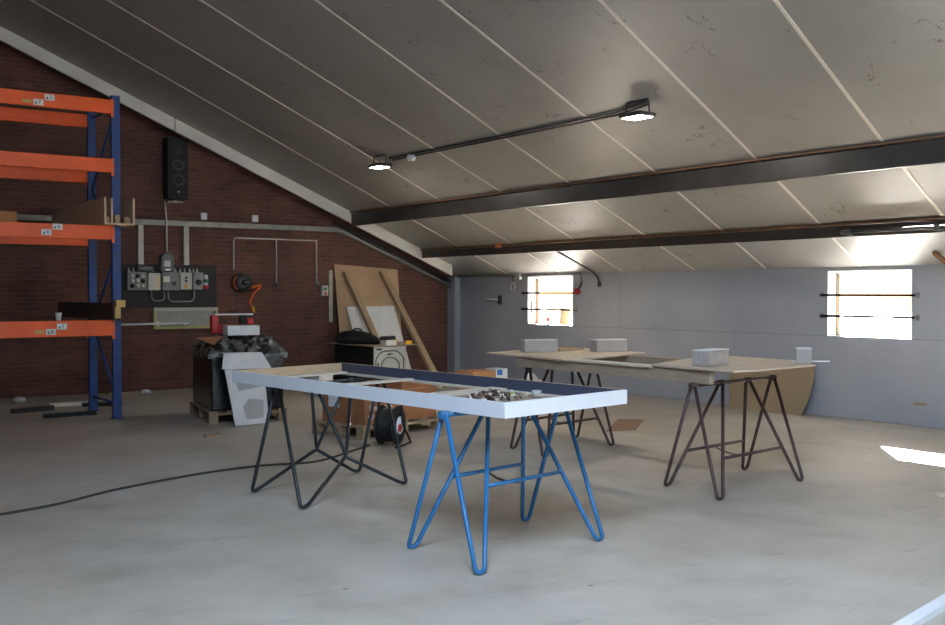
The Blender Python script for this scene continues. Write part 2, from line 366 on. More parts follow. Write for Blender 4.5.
# sloping ceiling
def slope_prism(x0, x1, y0, y1, d0, d1, b=None):
    b = b or B(); return b.prism([(x0, y0, cz(x0) - d0), (x1, y0, cz(x1) - d0), (x1, y0, cz(x1) - d1), (x0, y0, cz(x0) - d1)], (0, y1 - y0, 0))
b = slope_prism(RX, .5, BY - .4, .4, -.12, 0)
b.prism([(RX, BY - .4, cz(RX)), (LX - .3, BY - .4, zl - .3 * SL), (LX - .3, BY - .4, zl - .3 * SL + .12), (RX, BY - .4, cz(RX) + .12)], (0, -BY + .8, 0))
struct('ceiling', b, M['ceil'])
SEAMS = [[(-13, -2.5), (-7.8, -2.21), (-3.19, -1.91), (-2.0, -1.81), (-.02, -1.70)], [(-13, -3.9), (-7.27, -3.57), (-4, -3.39), (-2, -3.2), (-.02, -3.08)],
         [(-13, -5.4), (-6.71, -5.0), (-2.5, -4.73), (-.02, -4.5)], [(-13, -7.1), (-6.1, -6.52), (-3.6, -6.2), (-.02, -5.92)],
         [(-13, -8.7), (-5.57, -7.92), (-2.47, -7.56), (-.02, -7.12)], [(-13, -10.4), (-4.98, -9.41), (-2.49, -8.96), (-.02, -8.5)],
         [(-13, -12.1), (-4.46, -10.76), (-2.49, -10.37), (-.02, -9.95)], [(-13, -13.6), (-4, -12.2), (-.02, -11.4)]]
for i, sm in enumerate(SEAMS):
    b = B(); d = .006; w = .017
    for (xa, ya), (xb, yb) in zip(sm, sm[1:]):
        b.hexa([(xa, ya - w, cz(xa) - d), (xb, yb - w, cz(xb) - d), (xb, yb + w, cz(xb) - d), (xa, ya + w, cz(xa) - d)],
               [(xa, ya - w, cz(xa) + .004), (xb, yb - w, cz(xb) + .004), (xb, yb + w, cz(xb) + .004), (xa, ya + w, cz(xa) + .004)])
    struct('trim_%d' % (i + 1), b, M['seam'])
# white verge board where the ceiling meets the brick gable
def verge(x0, x1):
    d = lambda x: .185
    return B().prism([(x0, -.6, cz(x0) - d(x0)), (x1, -.6, cz(x1) - d(x1)), (x1, -.6, cz(x1)), (x0, -.6, cz(x0))], (0, .05, 0))
struct('trim_20', verge(RX, -5.43), M['trimw'])
struct('trim_21', verge(-5.41, -.42), M['trimw'])
struct('trim_22', B().bb((-.12, -.24, 0), (0, 0, H - .02)), M['block'])
# purlins
def purlin(name, x, depth, w, label, lip):
    p = thing(name, (x, -10, cz(x) - depth), label, 'beam', 'steel purlins under the ceiling')
    zb = cz(x) - depth; y0, y1 = BY, -.605
    part('beam_web', B().bb((x, y0, zb), (x + w, y1, cz(x + w) - .004)), M['steel'], p)
    part('beam_flange', B().bb((x - .035, y0, cz(x) - lip), (x + .004, y1, cz(x) - .004)), M['rust'], p)
    return p
pa = purlin('purlin', -2.45, .235, .08, 'deep dark steel purlin, the higher of the two under the sloping ceiling', .022)
pb = purlin('purlin', -1.06, .155, .07, 'slim dark steel purlin carrying a conduit, just above the windows', .03)

# ------------------------------------------------------------ trestles
def unit(v): v = V(v); return v.normalized()
def sleeves(tl, tr, e, k, r, m, t):
    pr = [(r * .9, -.03)]
    for j in (-1, 0, 1): pr += [(r * 1.2, j * .02 - .0095), (r * 1.75, j * .02 - .008), (r * 1.75, j * .02 + .006), (r * 1.2, j * .02 + .0085)]
    for pos in (tl, tl + e * k, tr - e * k, tr): part('hinge_sleeve', B().lathe(pr + [(r * .9, .03)], pos, e, 14), m, t)
def trestle(name, FL, BL, FR, BR, bz, m, label, group, cat='trestle', r=.0135, infr=.33, railz=.27, over=0):
    """Two splayed V legs at each end of a top bar; F = front feet, B = back feet."""
    FL, BL, FR, BR = [V((*p, 0)) for p in (FL, BL, FR, BR)]
    L = (FL + BL) / 2; R = (FR + BR) / 2; e = unit(R - L); c = (L + R) / 2; ln = (R - L).length
    up = V((0, 0, bz)); tl, tr = L + up, R + up
    t = thing(name, c, label, cat, group, math.atan2(e.y, e.x))
    part('top_bar', B().cyl(tl - e * .035, tr + e * .035, r * 1.05, 14), m, t)
    inner = {}
    for key, foot, end, s in (('FL', FL, tl, 1), ('BL', BL, tl, 1), ('FR', FR, tr, -1), ('BR', BR, tr, -1)):
        d = e * s; side = unit(foot - end - V((0, 0, foot.z - end.z)))
        off = side * (r * 1.6) - V((0, 0, r * .6))
        a = end + off; q = end + d * (infr * ln) + off
        f0 = foot + V((0, 0, r)) - d * .03; f1 = foot + V((0, 0, r)) + d * .035
        f0 -= d * .0
        pth = fillet([a, f0, f1, q], .05, 7)
        part('leg', B().tube(pth, r, 10), m, t); inner[key] = (f1, q)
    for a, b_ in (('FL', 'FR'), ('BL', 'BR')):
        pa_, qa = inner[a]; pb_, qb = inner[b_]; k = railz / bz
        part('cross_rail', B().cyl(pa_.lerp(qa, k), pb_.lerp(qb, k), r * .9, 10), m, t)
    sleeves(tl, tr, e, infr * ln, r, m, t)
    pa_, qa = inner['FL']; pb_, qb = inner['FR']; k = railz / bz; A = pa_.lerp(qa, k).lerp(pb_.lerp(qb, k), .42)
    pa_, qa = inner['BL']; pb_, qb = inner['BR']; D = pa_.lerp(qa, k).lerp(pb_.lerp(qb, k), .5)
    ch = B(); n = 34
    for i in range(n):
        tt = (i + .5) / n; p = A.lerp(D, tt) - V((0, 0, .02 * 4 * tt * (1 - tt) + r)); d = unit(D - A); o1 = d.orthogonal().normalized()
        if i % 2: o1 = d.cross(o1)
        ch.tube([p + d * (.013 * math.cos(a)) + o1 * (.006 * math.sin(a)) for a in [k2 * PI / 4 for k2 in range(8)]], .0018, 5, closed=True)
    part('chain', ch, M['steel'], t, 'thin steel chain')
    return t
TG = 'folding steel trestles under the tables'
trestle('trestle', (-7.609, -11.349), (-7.604, -10.664), (-6.576, -11.159), (-6.597, -10.468), .818, M['blue'],
        'bright blue tubular steel trestle under the near end of the white frame', TG, railz=.42)
trestle('trestle', (-5.04, -10.756), (-4.954, -10.151), (-3.934, -10.621), (-3.87, -10.009), .806, M['brown'],
        'rusty brown tubular trestle under the wooden table, the one nearer the camera', TG)
trestle('trestle', (-4.837, -8.53), (-4.74, -7.93), (-3.834, -8.342), (-3.75, -7.714), .806, M['brown'],
        'rusty brown tubular trestle under the far end of the wooden table', TG)
# black trestle of another pattern: rods run from each foot in to a low knee and on to the other foot
def black_trestle():
    r = .0135; m = M['blackpaint']
    FL, BL, FR, BR = [V((*p, r)) for p in ((-7.633, -9.3), (-7.658, -8.533), (-6.568, -8.917), (-6.601, -8.229))]
    L = (FL + BL) / 2; R = (FR + BR) / 2; e = unit(R - L); c = (L + R) / 2; ln = (R - L).length; bz = .818
    tl = V((L.x, L.y, bz)); tr = V((R.x, R.y, bz))
    t = thing('trestle', (c.x, c.y, 0), 'black tubular trestle with low knee joints under the far end of the white frame', 'trestle', TG, math.atan2(e.y, e.x))
    part('top_bar', B().cyl(tl - e * .03, tr + e * .03, r * 1.05, 14), m, t)
    for fl, fr, k in ((FL, FR, -1), (BL, BR, 1)):
        side = V((-e.y, e.x, 0)) * k; off = side * r * 1.6
        knee = (V((-7.133, -9.0, .289)) if k < 0 else V((-7.116, -8.5, .279)))
        part('leg', B().tube(fillet([tl + off, fl - e * .02, fl + e * .05 + V((0, 0, .012)), knee, ], .06, 7), r, 10), m, t)
        part('leg', B().tube(fillet([tr + off, fr + e * .02, fr - e * .05 + V((0, 0, .012)), knee + V((0, 0, -.006))], .06, 7), r, 10), m, t)
        part('knee_rod', B().tube(fillet([tl + e * .36 + off, knee + side * .004 + V((0, 0, .002)), tr - e * .36 + off], .03, 6), r * .95, 10), m, t)
    sleeves(tl, tr, e, .36, r, m, t)
black_trestle()

# ------------------------------------------------------------ white frame on the blue and black trestles
ZB, ZT = .833, .917
A, Bc, Cc, D = [V((*p, 0)) for p in ((-7.79, -8.44), (-7.51, -11.435), (-6.456, -11.264), (-6.695, -8.134))]
fr = thing('table_frame', ((A + Cc) / 2) + V((0, 0, ZB)), 'long open white table frame lying across the blue and the black trestle', 'table frame')
def board(P, Q, inner, th, z0, z1, mats, name, ext=0, label=None):
    d = unit(Q - P); n = V((-d.y, d.x, 0)); n = n if n.dot(inner) > 0 else -n
    a, b_ = P - d * ext, Q + d * ext
    bm = B(); up = V((0, 0, z0)); bm.prism([a + up, b_ + up, b_ + n * th + up, a + n * th + up], (0, 0, z1 - z0))
    bmesh.ops.recalc_face_normals(bm.bm, faces=bm.bm.faces)
    for f in bm.bm.faces:  # slot 0 the outer face, slot 1 the inner face, slot 2 edges
        f.normal_update(); k = f.normal.dot(n); f.material_index = 0 if k < -.9 else (1 if k > .9 else 2)
    return part(name, bm, mats, fr, label)
ctr = (A + Cc) / 2; th = .022; uAB = unit(Bc - A)
board(A, Bc, ctr - A, th, ZB, ZT, [M['white'], M['ply'], M['white']], 'side_board', 0, 'white coated long side board')
board(D, Cc - uAB * .0225, ctr - D, th, ZB, ZT, [M['white'], M['slate'], M['ply']], 'side_board', 0, 'long side board with a dark blue-grey inner face')
uBC = unit(Cc - Bc); uAD = unit(D - A)
board(Bc + uBC * .0225, Cc, ctr - Bc, th, ZB, ZT, [M['white'], M['ply'], M['white']], 'end_board', 0, 'white coated end board')
board(A + uAD * .0225, D - uAD * .0225, ctr - A, th, ZB, ZT, [M['white'], M['ply'], M['ply']], 'end_board', 0, 'bare plywood end board')
def at_frame(s, t_):  # s along AB 0..1, t across 0..1
    return (A.lerp(Bc, s)).lerp(D.lerp(Cc, s), t_)
def strip_on_frame(s0, s1, t0, t1, z0, z1):
    pts = [at_frame(s0, t0), at_frame(s1, t0), at_frame(s1, t1), at_frame(s0, t1)]
    return B().prism([p + V((0, 0, z0)) for p in pts], (0, 0, z1 - z0))
part('ledge', strip_on_frame(.012, .985, .9, .977, ZB + .001, ZB + .011), M['pale'], fr, 'pale ledge strip')
part('ledge', strip_on_frame(.012, .985, .023, .1, ZB + .001, ZB + .011), M['pale'], fr, 'pale ledge strip')
part('bottom_panel', strip_on_frame(.69, .99, .1005, .8995, ZB + .001, ZB + .010), M['greywood'], fr, 'greyed panel closing the near end')
for s, w, nm, lab in ((.055, .026, 'slat', 'narrow plywood strip lying across the white frame next to its bare plywood end'),
                      (.335, .024, 'slat', 'narrow plywood strip lying across the middle of the white frame'),
                      (.655, .05, 'slat', 'widest pale strip lying across the white frame beside the heap of offcuts')):
    c = at_frame(s, .48)
    t1 = .93 if s > .1 else .91
    single('plywood_strip', strip_on_frame(s - w / 2, s + w / 2, .03, t1, ZB + .0115, ZB + .027), M['pale'], (c.x, c.y, ZB + .0115), lab, 'wood strip', 'loose strips across the white frame')
# heap of offcuts in the near corner
heap = B(); rnd = random.Random(3)
for i in range(150):
    p = at_frame(.785 + rnd.gauss(0, .018), .5 + rnd.gauss(0, .1)); hh = max(.0, .05 - .35 * (p - at_frame(.785, .5)).length)
    sz = [rnd.uniform(.008, .03) for _ in range(3)]
    heap.box((p.x, p.y, ZB + .027 + rnd.random() * hh), sz, Euler((rnd.random() * 3, rnd.random() * 3, rnd.random() * 3)).to_matrix(), mi=rnd.choice((0, 0, 1, 2, 3)))
hp = single('offcuts', heap, [M['scrap'], M['steel'], M['pale'], M['brown']], tuple(at_frame(.785, .5) + V((0, 0, ZB + .011))), 'heap of small offcuts and screws in the near corner of the white frame', 'offcuts')
hp['kind'] = 'stuff'
p = at_frame(.78, .68); g = thing('glue_bottle', (p.x, p.y, ZB + .011), 'small lime green bottle beside the heap of offcuts in the white frame', 'bottle')
part('bottle_body', B().lathe([(.018, 0), (.02, .006), (.02, .028), (.01, .034)], (p.x, p.y, ZB + .011), (0, 0, 1)), M['lime'], g)
part('bottle_cap', B().lathe([(.009, 0), (.007, .012)], (p.x, p.y, ZB + .0455), (0, 0, 1)), M['white'], g)
p = at_frame(.82, .78); single('tape_roll', B().lathe([(.02, 0), (.032, .0), (.032, .045), (.02, .045), (.02, .001)], (p.x, p.y, ZB + .0105), (0, 0, 1)), M['greyl'], (p.x, p.y, ZB + .0105), 'whitish tape roll standing right of the green bottle in the white frame', 'tape roll')

# ------------------------------------------------------------ wooden table: long boards on the two brown trestles
TZ0, TZ1 = .822, .912
tb = thing('trestle_table', (-4.45, -9.3, TZ0), 'long greyed wooden table frame carried by the two rusty brown trestles', 'table')
bm_ = B().bb((-4.965, -10.585, TZ0), (-4.915, -8.27, TZ1)); part('side_board', bm_, M['greywood'], tb, 'near long side board')
part('side_board', B().bb((-4.0, -9.95, TZ0), (-3.95, -8.2, TZ1)), M['greywood'], tb, 'far long side board')
part('end_board', B().bb((-4.915, -8.32, TZ0), (-4.0, -8.27, TZ1)), M['greywood'], tb)
part('top_rail', B().bb((-4.99, -10.0, TZ1 + .0005), (-4.86, -9.02, TZ1 + .016)), M['pale'], tb, 'pale strip along the top of the near board')
def sheet_poly(name, pts, z, th, m, lab, cat, group=None):
    c = sum((V((*p, 0)) for p in pts), V()) / len(pts)
    return single(name, B().prism([(*p, z) for p in pts], (0, 0, th)), m, (c.x, c.y, z), lab, cat, group)
sheet_poly('plywood_sheet', [(-4.95, -7.78), (-5.02, -9.0), (-4.86, -9.02), (-3.70, -8.66), (-3.62, -7.42)], TZ1 + .001, .014, M['sheet'], 'plywood sheet with a pointed corner at the far end of the wooden table', 'plywood sheet', 'plywood sheets on the wooden table')
sheet_poly('plywood_sheet', [(-4.985, -10.02), (-5.02, -10.86), (-4.75, -10.88), (-3.97, -10.78), (-3.70, -10.42), (-3.64, -9.68), (-4.09, -9.64)], TZ1 + .0165, .014, M['sheet'], 'plywood sheet with a cut corner on the near end of the wooden table', 'plywood sheet', 'plywood sheets on the wooden table')
sheet_poly('thin_batten', [(-3.875, -10.485), (-3.855, -10.515), (-3.63, -10.665), (-3.61, -10.635)], TZ1 + .031, .008, M['white'], 'thin white batten poking past the corner of the near plywood sheet', 'batten')
def ribbed_block(loc, rz, label, L=.33, Wd=.15, Hh=.115, rough=True):
    t = thing('ribbed_block', loc, label, 'block', 'grey ribbed blocks on the wooden table', rz)
    mw = ROOT[t.name]; b = B(); wall = .008
    b.box((0, 0, Hh / 2), (L - .008, Wd - .012, Hh - .004), bev=.003)
    part('block_body', xf(b, mw), M['alu'], t)
    r_ = B(); n = 6
    for sx in (-1, 1):
        for i in range(n): r_.box((sx * (L / 2 - .002), -Wd / 2 + .012 + i * (Wd - .024) / (n - 1), Hh / 2), (.006, .012, Hh - .006))
    for i in range(9):
        for sy in (-1, 1): r_.box((-L / 2 + .03 + i * (L - .06) / 8, sy * (Wd / 2 - .0045), Hh / 2), (.014, .005, Hh - .008))
    part('rib', xf(r_, mw), M['alu'], t)
    part('top_plate', xf(B().box((0, 0, Hh + .003), (L, Wd, .006)), mw), M['foam'], t)
    return t
def xf(b, m): bmesh.ops.transform(b.bm, matrix=m, verts=b.bm.verts); return b
zs1, zs2 = TZ1 + .0155, TZ1 + .031
ribbed_block((-4.50, -8.03, zs1), -.36, 'long grey ribbed block left on the far plywood sheet, nearest its pointed corner')
ribbed_block((-3.90, -8.36, zs1), -.25, 'grey ribbed block on the far plywood sheet, on the side of the table frame opening')
ribbed_block((-4.70, -10.36, zs2), .25, 'grey ribbed block on the near plywood sheet, over the near long board')
ribbed_block((-3.95, -10.65, zs2), .68, 'grey ribbed block at the outer corner of the near plywood sheet beside the white batten', .2, .115)
single('wooden_plate', B().prism([(-4.28, -8.08, zs1), (-3.93, -8.03, zs1), (-3.9, -7.72, zs1), (-4.2, -7.75, zs1)], (0, 0, .022)), M['timber'], (-4.1, -7.9, zs1), 'pale wooden offcut plate lying between the two blocks on the far plywood sheet', 'offcut')

# ------------------------------------------------------------ orange and blue pallet rack
RXE, FY, KY = -7.145, -3.27, -2.27
rack = thing('pallet_rack', (-8.5, -2.7, 0), 'tall pallet rack with blue posts and orange beams against the brick wall', 'rack')
def post(x0, y, sgn):
    b = B(); b.bb((x0, y - .035, 0), (x0 + .095, y + .035, 3.83))
    for k in range(37):
        for dx in (.03, .065): b.box((x0 + dx, y - .0355, .15 + k * .1), (.012, .002, .022), mi=1)
    part('post', b, [M['navy'], M['steel']], rack)
    part('base_plate', B().bb((x0 - .02, y - .07, 0), (x0 + .115, y + .07, .008)), M['steel'], rack)
for x0 in (RXE, -9.95):
    post(x0, FY, -1); post(x0, KY, 1)
    b = B(); xm = x0 + .047; z = .25; i = 0
    while z < 3.4:
        a, c = (FY + .03, KY - .03) if i % 2 == 0 else (KY - .03, FY + .03)
        b.tube([(xm, a, z), (xm, c, z + .85)], .016, 8); z += .85; i += 1
    b.tube([(xm, FY + .03, .18), (xm, KY - .03, .18)], .016, 8).tube([(xm, FY + .03, 3.7), (xm, KY - .03, 3.7)], .016, 8)
    part('brace', b, M['navy'], rack)
BEAMS = [(3.613, 3.777), (2.917, 3.081), (2.125, 2.291), (.99, 1.176)]
for z0, z1 in BEAMS:
    for y, s in ((FY - .012, -1), (KY + .012, 1)):
        b = B(); z0, z1 = (z0, z1) if s < 0 else (z0 - .035, z1 - .035); b.bb((-9.855, y - .025, z0), (RXE, y + .025, z1), bev=.006)
        b.bb((-9.855, y - .029, z0 + .05), (RXE, y + .029, z0 + .058)); b.bb((-9.855, y - .029, z1 - .058), (RXE, y + .029, z1 - .05))
        for xe, w in ((RXE, .022), (-9.855, -.022)):
            b.bb((xe - .012, y - .03 if s < 0 else y + .024, z0 - .04), (xe + w, y - .024 if s < 0 else y + .03, z1 + .005))
        bo = part('beam', b, M['orange'], rack)
        for xe in (RXE + .008, -9.863):
            for zz in (z0 + .02, z1 - .03): part('bolt', B().cyl((xe, y + s * .029, zz), (xe, y + s * .036, zz), .011, 10), M['galv'], bo)
        ROOT[bo.name] = ROOT[rack.name]
        if s < 0:
            fy = y - .0292; lb = {3.613: (-7.905, 3.66, '7', '1'), 2.125: (-7.83, 2.19, '4', '4'), .99: (-7.79, 1.05, '#', '1')}.get(z0)
            if lb:
                x, zz, t1, t2 = lb
                for dx, dz, tx in ((-.06, 0, t1), (.062, .066, t2)):
                    if z0 == .99: dz = dz * .9
                    e = B().bb((x + dx - .055, fy - .0012, zz + dz - .034), (x + dx + .055, fy, zz + dz + .034))
                    e.text(tx, .06, Matrix.Translation((x + dx + .012, fy - .0018, zz + dz)) @ Matrix.Rotation(PI / 2, 4, 'X'), mi=1)
                    e.bb((x + dx - .035, fy - .0018, zz + dz - .022), (x + dx - .02, fy - .0012, zz + dz + .002), mi=1)
                    part('beam_label', e, [M['sticker'], M['ink']], bo, 'white number label')
                if z0 != 2.125:
                    part('beam_label', B().bb((x - .235, fy - .001, zz - .018), (x - .135, fy, zz + .02)), M['yel'], bo, 'yellowed blank label')
# things on the rack
zt = 2.2915
tr = thing('plywood_trough', (-7.1, -2.3, zt), 'long open plywood trough holding offcuts, sticking out over the rack end', 'trough')
part('side_panel', B().bb((-7.295, -3.5, zt), (-7.272, -1.1, zt + .315)), M['ply'], tr); part('side_panel', B().bb((-6.965, -3.5, zt), (-6.942, -1.1, zt + .315)), M['ply'], tr)
part('divider', B().bb((-7.215, -3.5, zt + .022), (-7.198, -1.1, zt + .31)), M['ply'], tr); part('bottom_panel', B().bb((-7.272, -3.5, zt), (-6.965, -1.1, zt + .022)), M['ply'], tr)
for (x, w, h, y) in ((-7.255, .03, .07, -3.47), (-7.12, .06, .1, -3.42), (-7.02, .07, .075, -3.46)):
    single('wood_offcut', B().bb((x - (0.005 if w == .03 else w / 2), y, zt + .0225), (x + (.03 if w == .03 else w / 2), y + .3, zt + .0225 + h)), M['timber'], (x, y, zt + .0225),
           {.03: 'small wood offcut in the narrow slot of the plywood trough', .06: 'taller wood offcut in the middle of the plywood trough', .07: 'low wide wood offcut at the open side of the plywood trough'}[w], 'offcut', 'offcuts in the plywood trough')
single('cardboard_piece', B().bb((-8.55, -3.3, zt), (-8.2, -2.9, zt + .12)), M['card'], (-8.35, -3.1, zt), 'brown cardboard piece on the third orange beam level at the edge of the photo', 'cardboard box')
zt = 1.1765
tr = thing('dark_trough', (-7.1, -2.2, zt), 'dark brown wooden tray with pale end blocks on the lowest orange beam', 'tray')
dk = mat('dark_brown_board', (70, 54, 44), .75)  # dark brown for the tray's side and bottom panels
part('side_panel', B().bb((-7.18, -3.42, zt), (-7.155, -.9, zt + .2)), dk, tr); part('bottom_panel', B().bb((-7.155, -3.4, zt), (-7.0, -.9, zt + .02)), dk, tr)
part('end_block', B().bb((-7.155, -3.42, zt + .021), (-7.09, -3.36, zt + .15)), M['yel'], tr, 'pale end block'); part('end_block', B().bb((-7.145, -3.44, zt + .151), (-7.04, -3.36, zt + .235)), M['yel'], tr, 'pale end block')
single('paper_cup', B().lathe([(.026, 0), (.036, .09), (.037, .092), (.033, .09), (.024, .004)], (-7.755, -3.27, zt), (0, 0, 1)), M['foam'], (-7.755, -3.27, zt), 'white paper cup on the lowest orange beam', 'cup')
cl = single('beam_clamp', B().bb((-7.62, -2.17, 3.082), (-7.55, -2.1, 3.15)).bb((-7.5, -2.15, 3.082), (-7.46, -2.1, 3.12)), M['black'], (-7.56, -2.14, 3.082), 'small black clamp on the rear beam of the second level from the top', 'clamp')

# ------------------------------------------------------------ brick wall: loudspeaker, pipes, switchgear
sp = thing('loudspeaker', (-5.24, -.12, 2.93), 'tall narrow black loudspeaker column hung high on the brick wall', 'loudspeaker')
part('cabinet', B().bb((-5.41, -.24, 2.93), (-5.09, -.02, 3.86), bev=.01), M['black'], sp)
dg = mat('speaker_cone', (48, 48, 50), .45)
for z, r_ in ((3.66, .05), (3.45, .095), (3.22, .095)):
    part('driver', B().lathe([(r_, .0), (r_, .012), (r_ * .82, .014), (r_ * .35, -.012), (r_ * .2, .004)], (-5.24, -.24, z), (0, -1, 0), 28), dg, sp)
part('badge', B().bb((-5.26, -.243, 3.03), (-5.22, -.24, 3.05)), M['galv'], sp)
part('wall_bracket', B().bb((-5.36, -.1, 2.885), (-5.12, -.0, 2.905)).bb((-5.26, -.08, 2.905), (-5.22, -.02, 2.93)), M['galv'], sp)
single('cable_duct', B().bb((-10, -.075, 2.53), (-2.42, -.002, 2.6)).bb((-10, -.08, 2.597), (-2.42, -.07, 2.61)), M['galv'], (-5, -.04, 2.56), 'long level galvanised duct running along the brick wall behind the rack', 'duct')
pipe = fillet([(-2.42, -.05, 2.565), (-2.25, -.06, 2.52), (-.1, -.08, 1.63)], .15)
single('duct_pipe', B().tube(pipe, .042, 14), M['galv'], (-1.3, -.06, 2.1), 'grey pipe sloping down along the roof line to the room corner', 'pipe')
bun = B(); rnd = random.Random(5)
for k in range(6):
    o1, o2 = rnd.uniform(-.02, .03), rnd.uniform(0, .09); pts = []
    for i in range(15):
        tt = i / 14; x = -2.5 + tt * 2.42; pts.append((x, -.05 - abs(o1) - .02 * k % .05, cz(x) - .13 - o2 * .9 + .012 * math.sin(9 * tt + k)))
    bun.tube(pts, .014, 7)
single('cable_bundle', bun, M['cable'], (-1.3, -.06, 2.2), 'bundle of black cables sagging between the sloping pipe and the white verge board', 'cables')
wire = [(-1.62, -.03, 2.2), (-1.5, -.04, 1.98), (-1.3, -.03, 1.85)]
for x, g in ((-5.76, 'wide cream conduit dropping to the left side of the switchgear board'), (-5.05, 'wide cream conduit dropping to the right side of the switchgear board')):
    single('conduit', B().bb((x - .04, -.05, 1.93), (x + .04, -.002, 2.528)), M['conduit'], (x, -.02, 2.2), g, 'conduit', 'wide conduits above the switchgear')
sb = B().tube([(-5.39, -.05, 2.9), (-5.38, -.09, 2.6), (-5.38, -.1, 2.13)], .014, 8)
single('feeder_cable', sb, M['conduit'], (-5.38, -.06, 2.4), 'thin cable between the loudspeaker and the electricity meter', 'cable')
pn = thing('switchgear_board', (-5.3, -.02, 1.28), 'black backing board with grey distribution boxes on the brick wall', 'switchgear')
part('back_board', B().bb((-6.07, -.025, 1.28), (-4.56, -.002, 1.925)), mat('black_board', (17, 17, 18), .6), pn)
def enclosure(x0, x1, z0, z1, dpt, m, lab):
    return part('enclosure', B().bb((x0, -.0255 - dpt, z0), (x1, -.0255, z1), bev=.012), m, pn, lab)
e1 = enclosure(-6.0, -5.7, 1.535, 1.815, .13, M['grey'], 'grey box of rotary fuses')
for i in range(3):
    for j in range(3): part('fuse', B().lathe([(.032, 0), (.03, .02), (.018, .026)], (-5.93 + i * .08, -.1555, 1.6 + j * .075), (0, -1, 0), 14), M['greyl'] if (i + j) % 3 else M['black'], e1)
e2 = enclosure(-5.685, -5.49, 1.535, 1.80, .12, M['greyl'], 'light grey box with a yellow stripe')
part('stripe', B().bb((-5.52, -.1475, 1.56), (-5.505, -.1457, 1.76)), M['yellow'], e2)
part('cable_box', B().cyl((-5.83, -.08, 1.87), (-5.6, -.08, 1.85), .045, 14), M['galv'], pn)
mt_ = part('meter', B().prism([(-5.48, -.026, 1.83), (-5.29, -.026, 1.83), (-5.29, -.026, 2.03), (-5.33, -.026, 2.095), (-5.44, -.026, 2.095), (-5.48, -.026, 2.03)], (0, -.12, 0)), M['clear'], pn, 'rounded electricity meter cover')
part('meter_dial', B().bb((-5.44, -.149, 1.9), (-5.34, -.1462, 1.99)), M['greyl'], mt_); part('meter_plate', B().bb((-5.42, -.15, 1.838), (-5.34, -.1462, 1.865)), M['white'], mt_)
e3 = enclosure(-5.485, -5.2, 1.53, 1.82, .14, M['clear'], 'blue-grey box with a window')
part('window', B().bb((-5.46, -.169, 1.66), (-5.36, -.1657, 1.75)), M['greyl'], e3); part('switch', B().cyl((-5.29, -.1657, 1.64), (-5.29, -.185, 1.64), .03, 14), M['black'], e3)
e4 = enclosure(-5.19, -5.0, 1.545, 1.81, .13, M['greyl'], 'pale box with a yellow warning sticker')
part('warning_sticker', B().prism([(-5.14, -.1557, 1.57), (-5.06, -.1557, 1.57), (-5.1, -.1557, 1.64)], (0, -.0015, 0)), M['yellow'], e4)
for z in (1.68, 1.73): part('button', B().cyl((-5.1, -.1557, z), (-5.1, -.168, z), .017, 12), M['black'], e4)
e5 = enclosure(-4.985, -4.82, 1.545, 1.815, .12, M['grey'], 'grey box with a socket')
part('socket', B().cyl((-4.9, -.1457, 1.66), (-4.9, -.175, 1.66), .045, 16), M['black'], e5)
for x in (-5.96, -5.89, -5.6, -5.25, -5.17, -5.1, -5.02, -4.96, -4.9): part('cable_gland', B().lathe([(.02, 0), (.02, .02), (.012, .03), (.012, .06)], (x, -.09, 1.812), (0, 0, 1), 10), M['greyl'], pn)
for xa, xb, dz in ((-5.62, -5.42, .16), (-5.36, -4.95, .17)):
    part('loop_cable', B().tube(fillet([(xa, -.09, 1.535), (xa, -.09, 1.53 - dz), (xb, -.09, 1.53 - dz), (xb, -.09, 1.535)], .09, 6), .013, 8), M['grey'], pn)
pl = part('plug', B().lathe([(.03, 0), (.036, .06), (.036, .14), (.026, .2)], (-4.75, -.07, 1.58), (0, 0, 1), 14), M['white'], pn, 'white, green and red plug')
part('plug_ring', B().lathe([(.0365, 0), (.042, .01), (.042, .05), (.0365, .055)], (-4.75, -.07, 1.56), (0, 0, 1), 14), M['red'], pl); part('plug_band', B().lathe([(.0365, 0), (.039, .005), (.039, .05), (.0365, .055)], (-4.75, -.07, 1.655), (0, 0, 1), 14), M['green'], pl)
fp = thing('framed_panel', (-5.07, -.03, .95), 'shallow pale-framed grey panel fixed below the switchgear board', 'panel')
part('panel_sheet', B().bb((-5.54, -.03, .98), (-4.6, -.002, 1.215)), M['galv'], fp)
part('top_rail', B().bb((-5.58, -.09, 1.215), (-4.56, -.002, 1.268)), M['greyl'], fp); yw = mat('yellowed_wood', (176, 172, 116), .7)
part('bottom_rail', B().bb((-5.58, -.09, .94), (-4.56, -.002, .98)), yw, fp); part('side_rail', B().bb((-5.58, -.09, .98), (-5.54, -.002, 1.215)), yw, fp); part('side_rail', B().bb((-4.6, -.09, .98), (-4.56, -.002, 1.215)), yw, fp)
part('white_clip', B().bb((-5.53, -.06, .985), (-5.49, -.03, 1.06)), M['white'], fp)
single('pole', B().cyl((-6.35, -.15, 1.02), (-5.03, -.15, 1.03), .016, 12).bb((-6.3, -.15, 1.0), (-6.27, -.002, 1.035)).bb((-5.13, -.15, 1.0), (-5.1, -.091, 1.035)), M['foam'], (-5.6, -.15, 1.02), 'white horizontal pole in front of the framed panel, reaching to the rack', 'pole')
hr = thing('hose_reel', (-4.12, -.02, 1.66), 'round black wall reel with orange hose between the conduits', 'hose reel')
rx, rz_ = -4.16, 1.66
part('drum', B().lathe([(.155, .0), (.155, .03), (.1, .035), (.1, .15), (.135, .155), (.135, .18), (.05, .185)], (rx, -.002, rz_), (0, -1, 0), 30), mat('dark_grey_drum', (52, 56, 54), .5), hr)
part('hub', B().lathe([(.045, 0), (.04, .02), (.02, .03)], (rx, -.187, rz_), (0, -1, 0), 16), M['black'], hr)
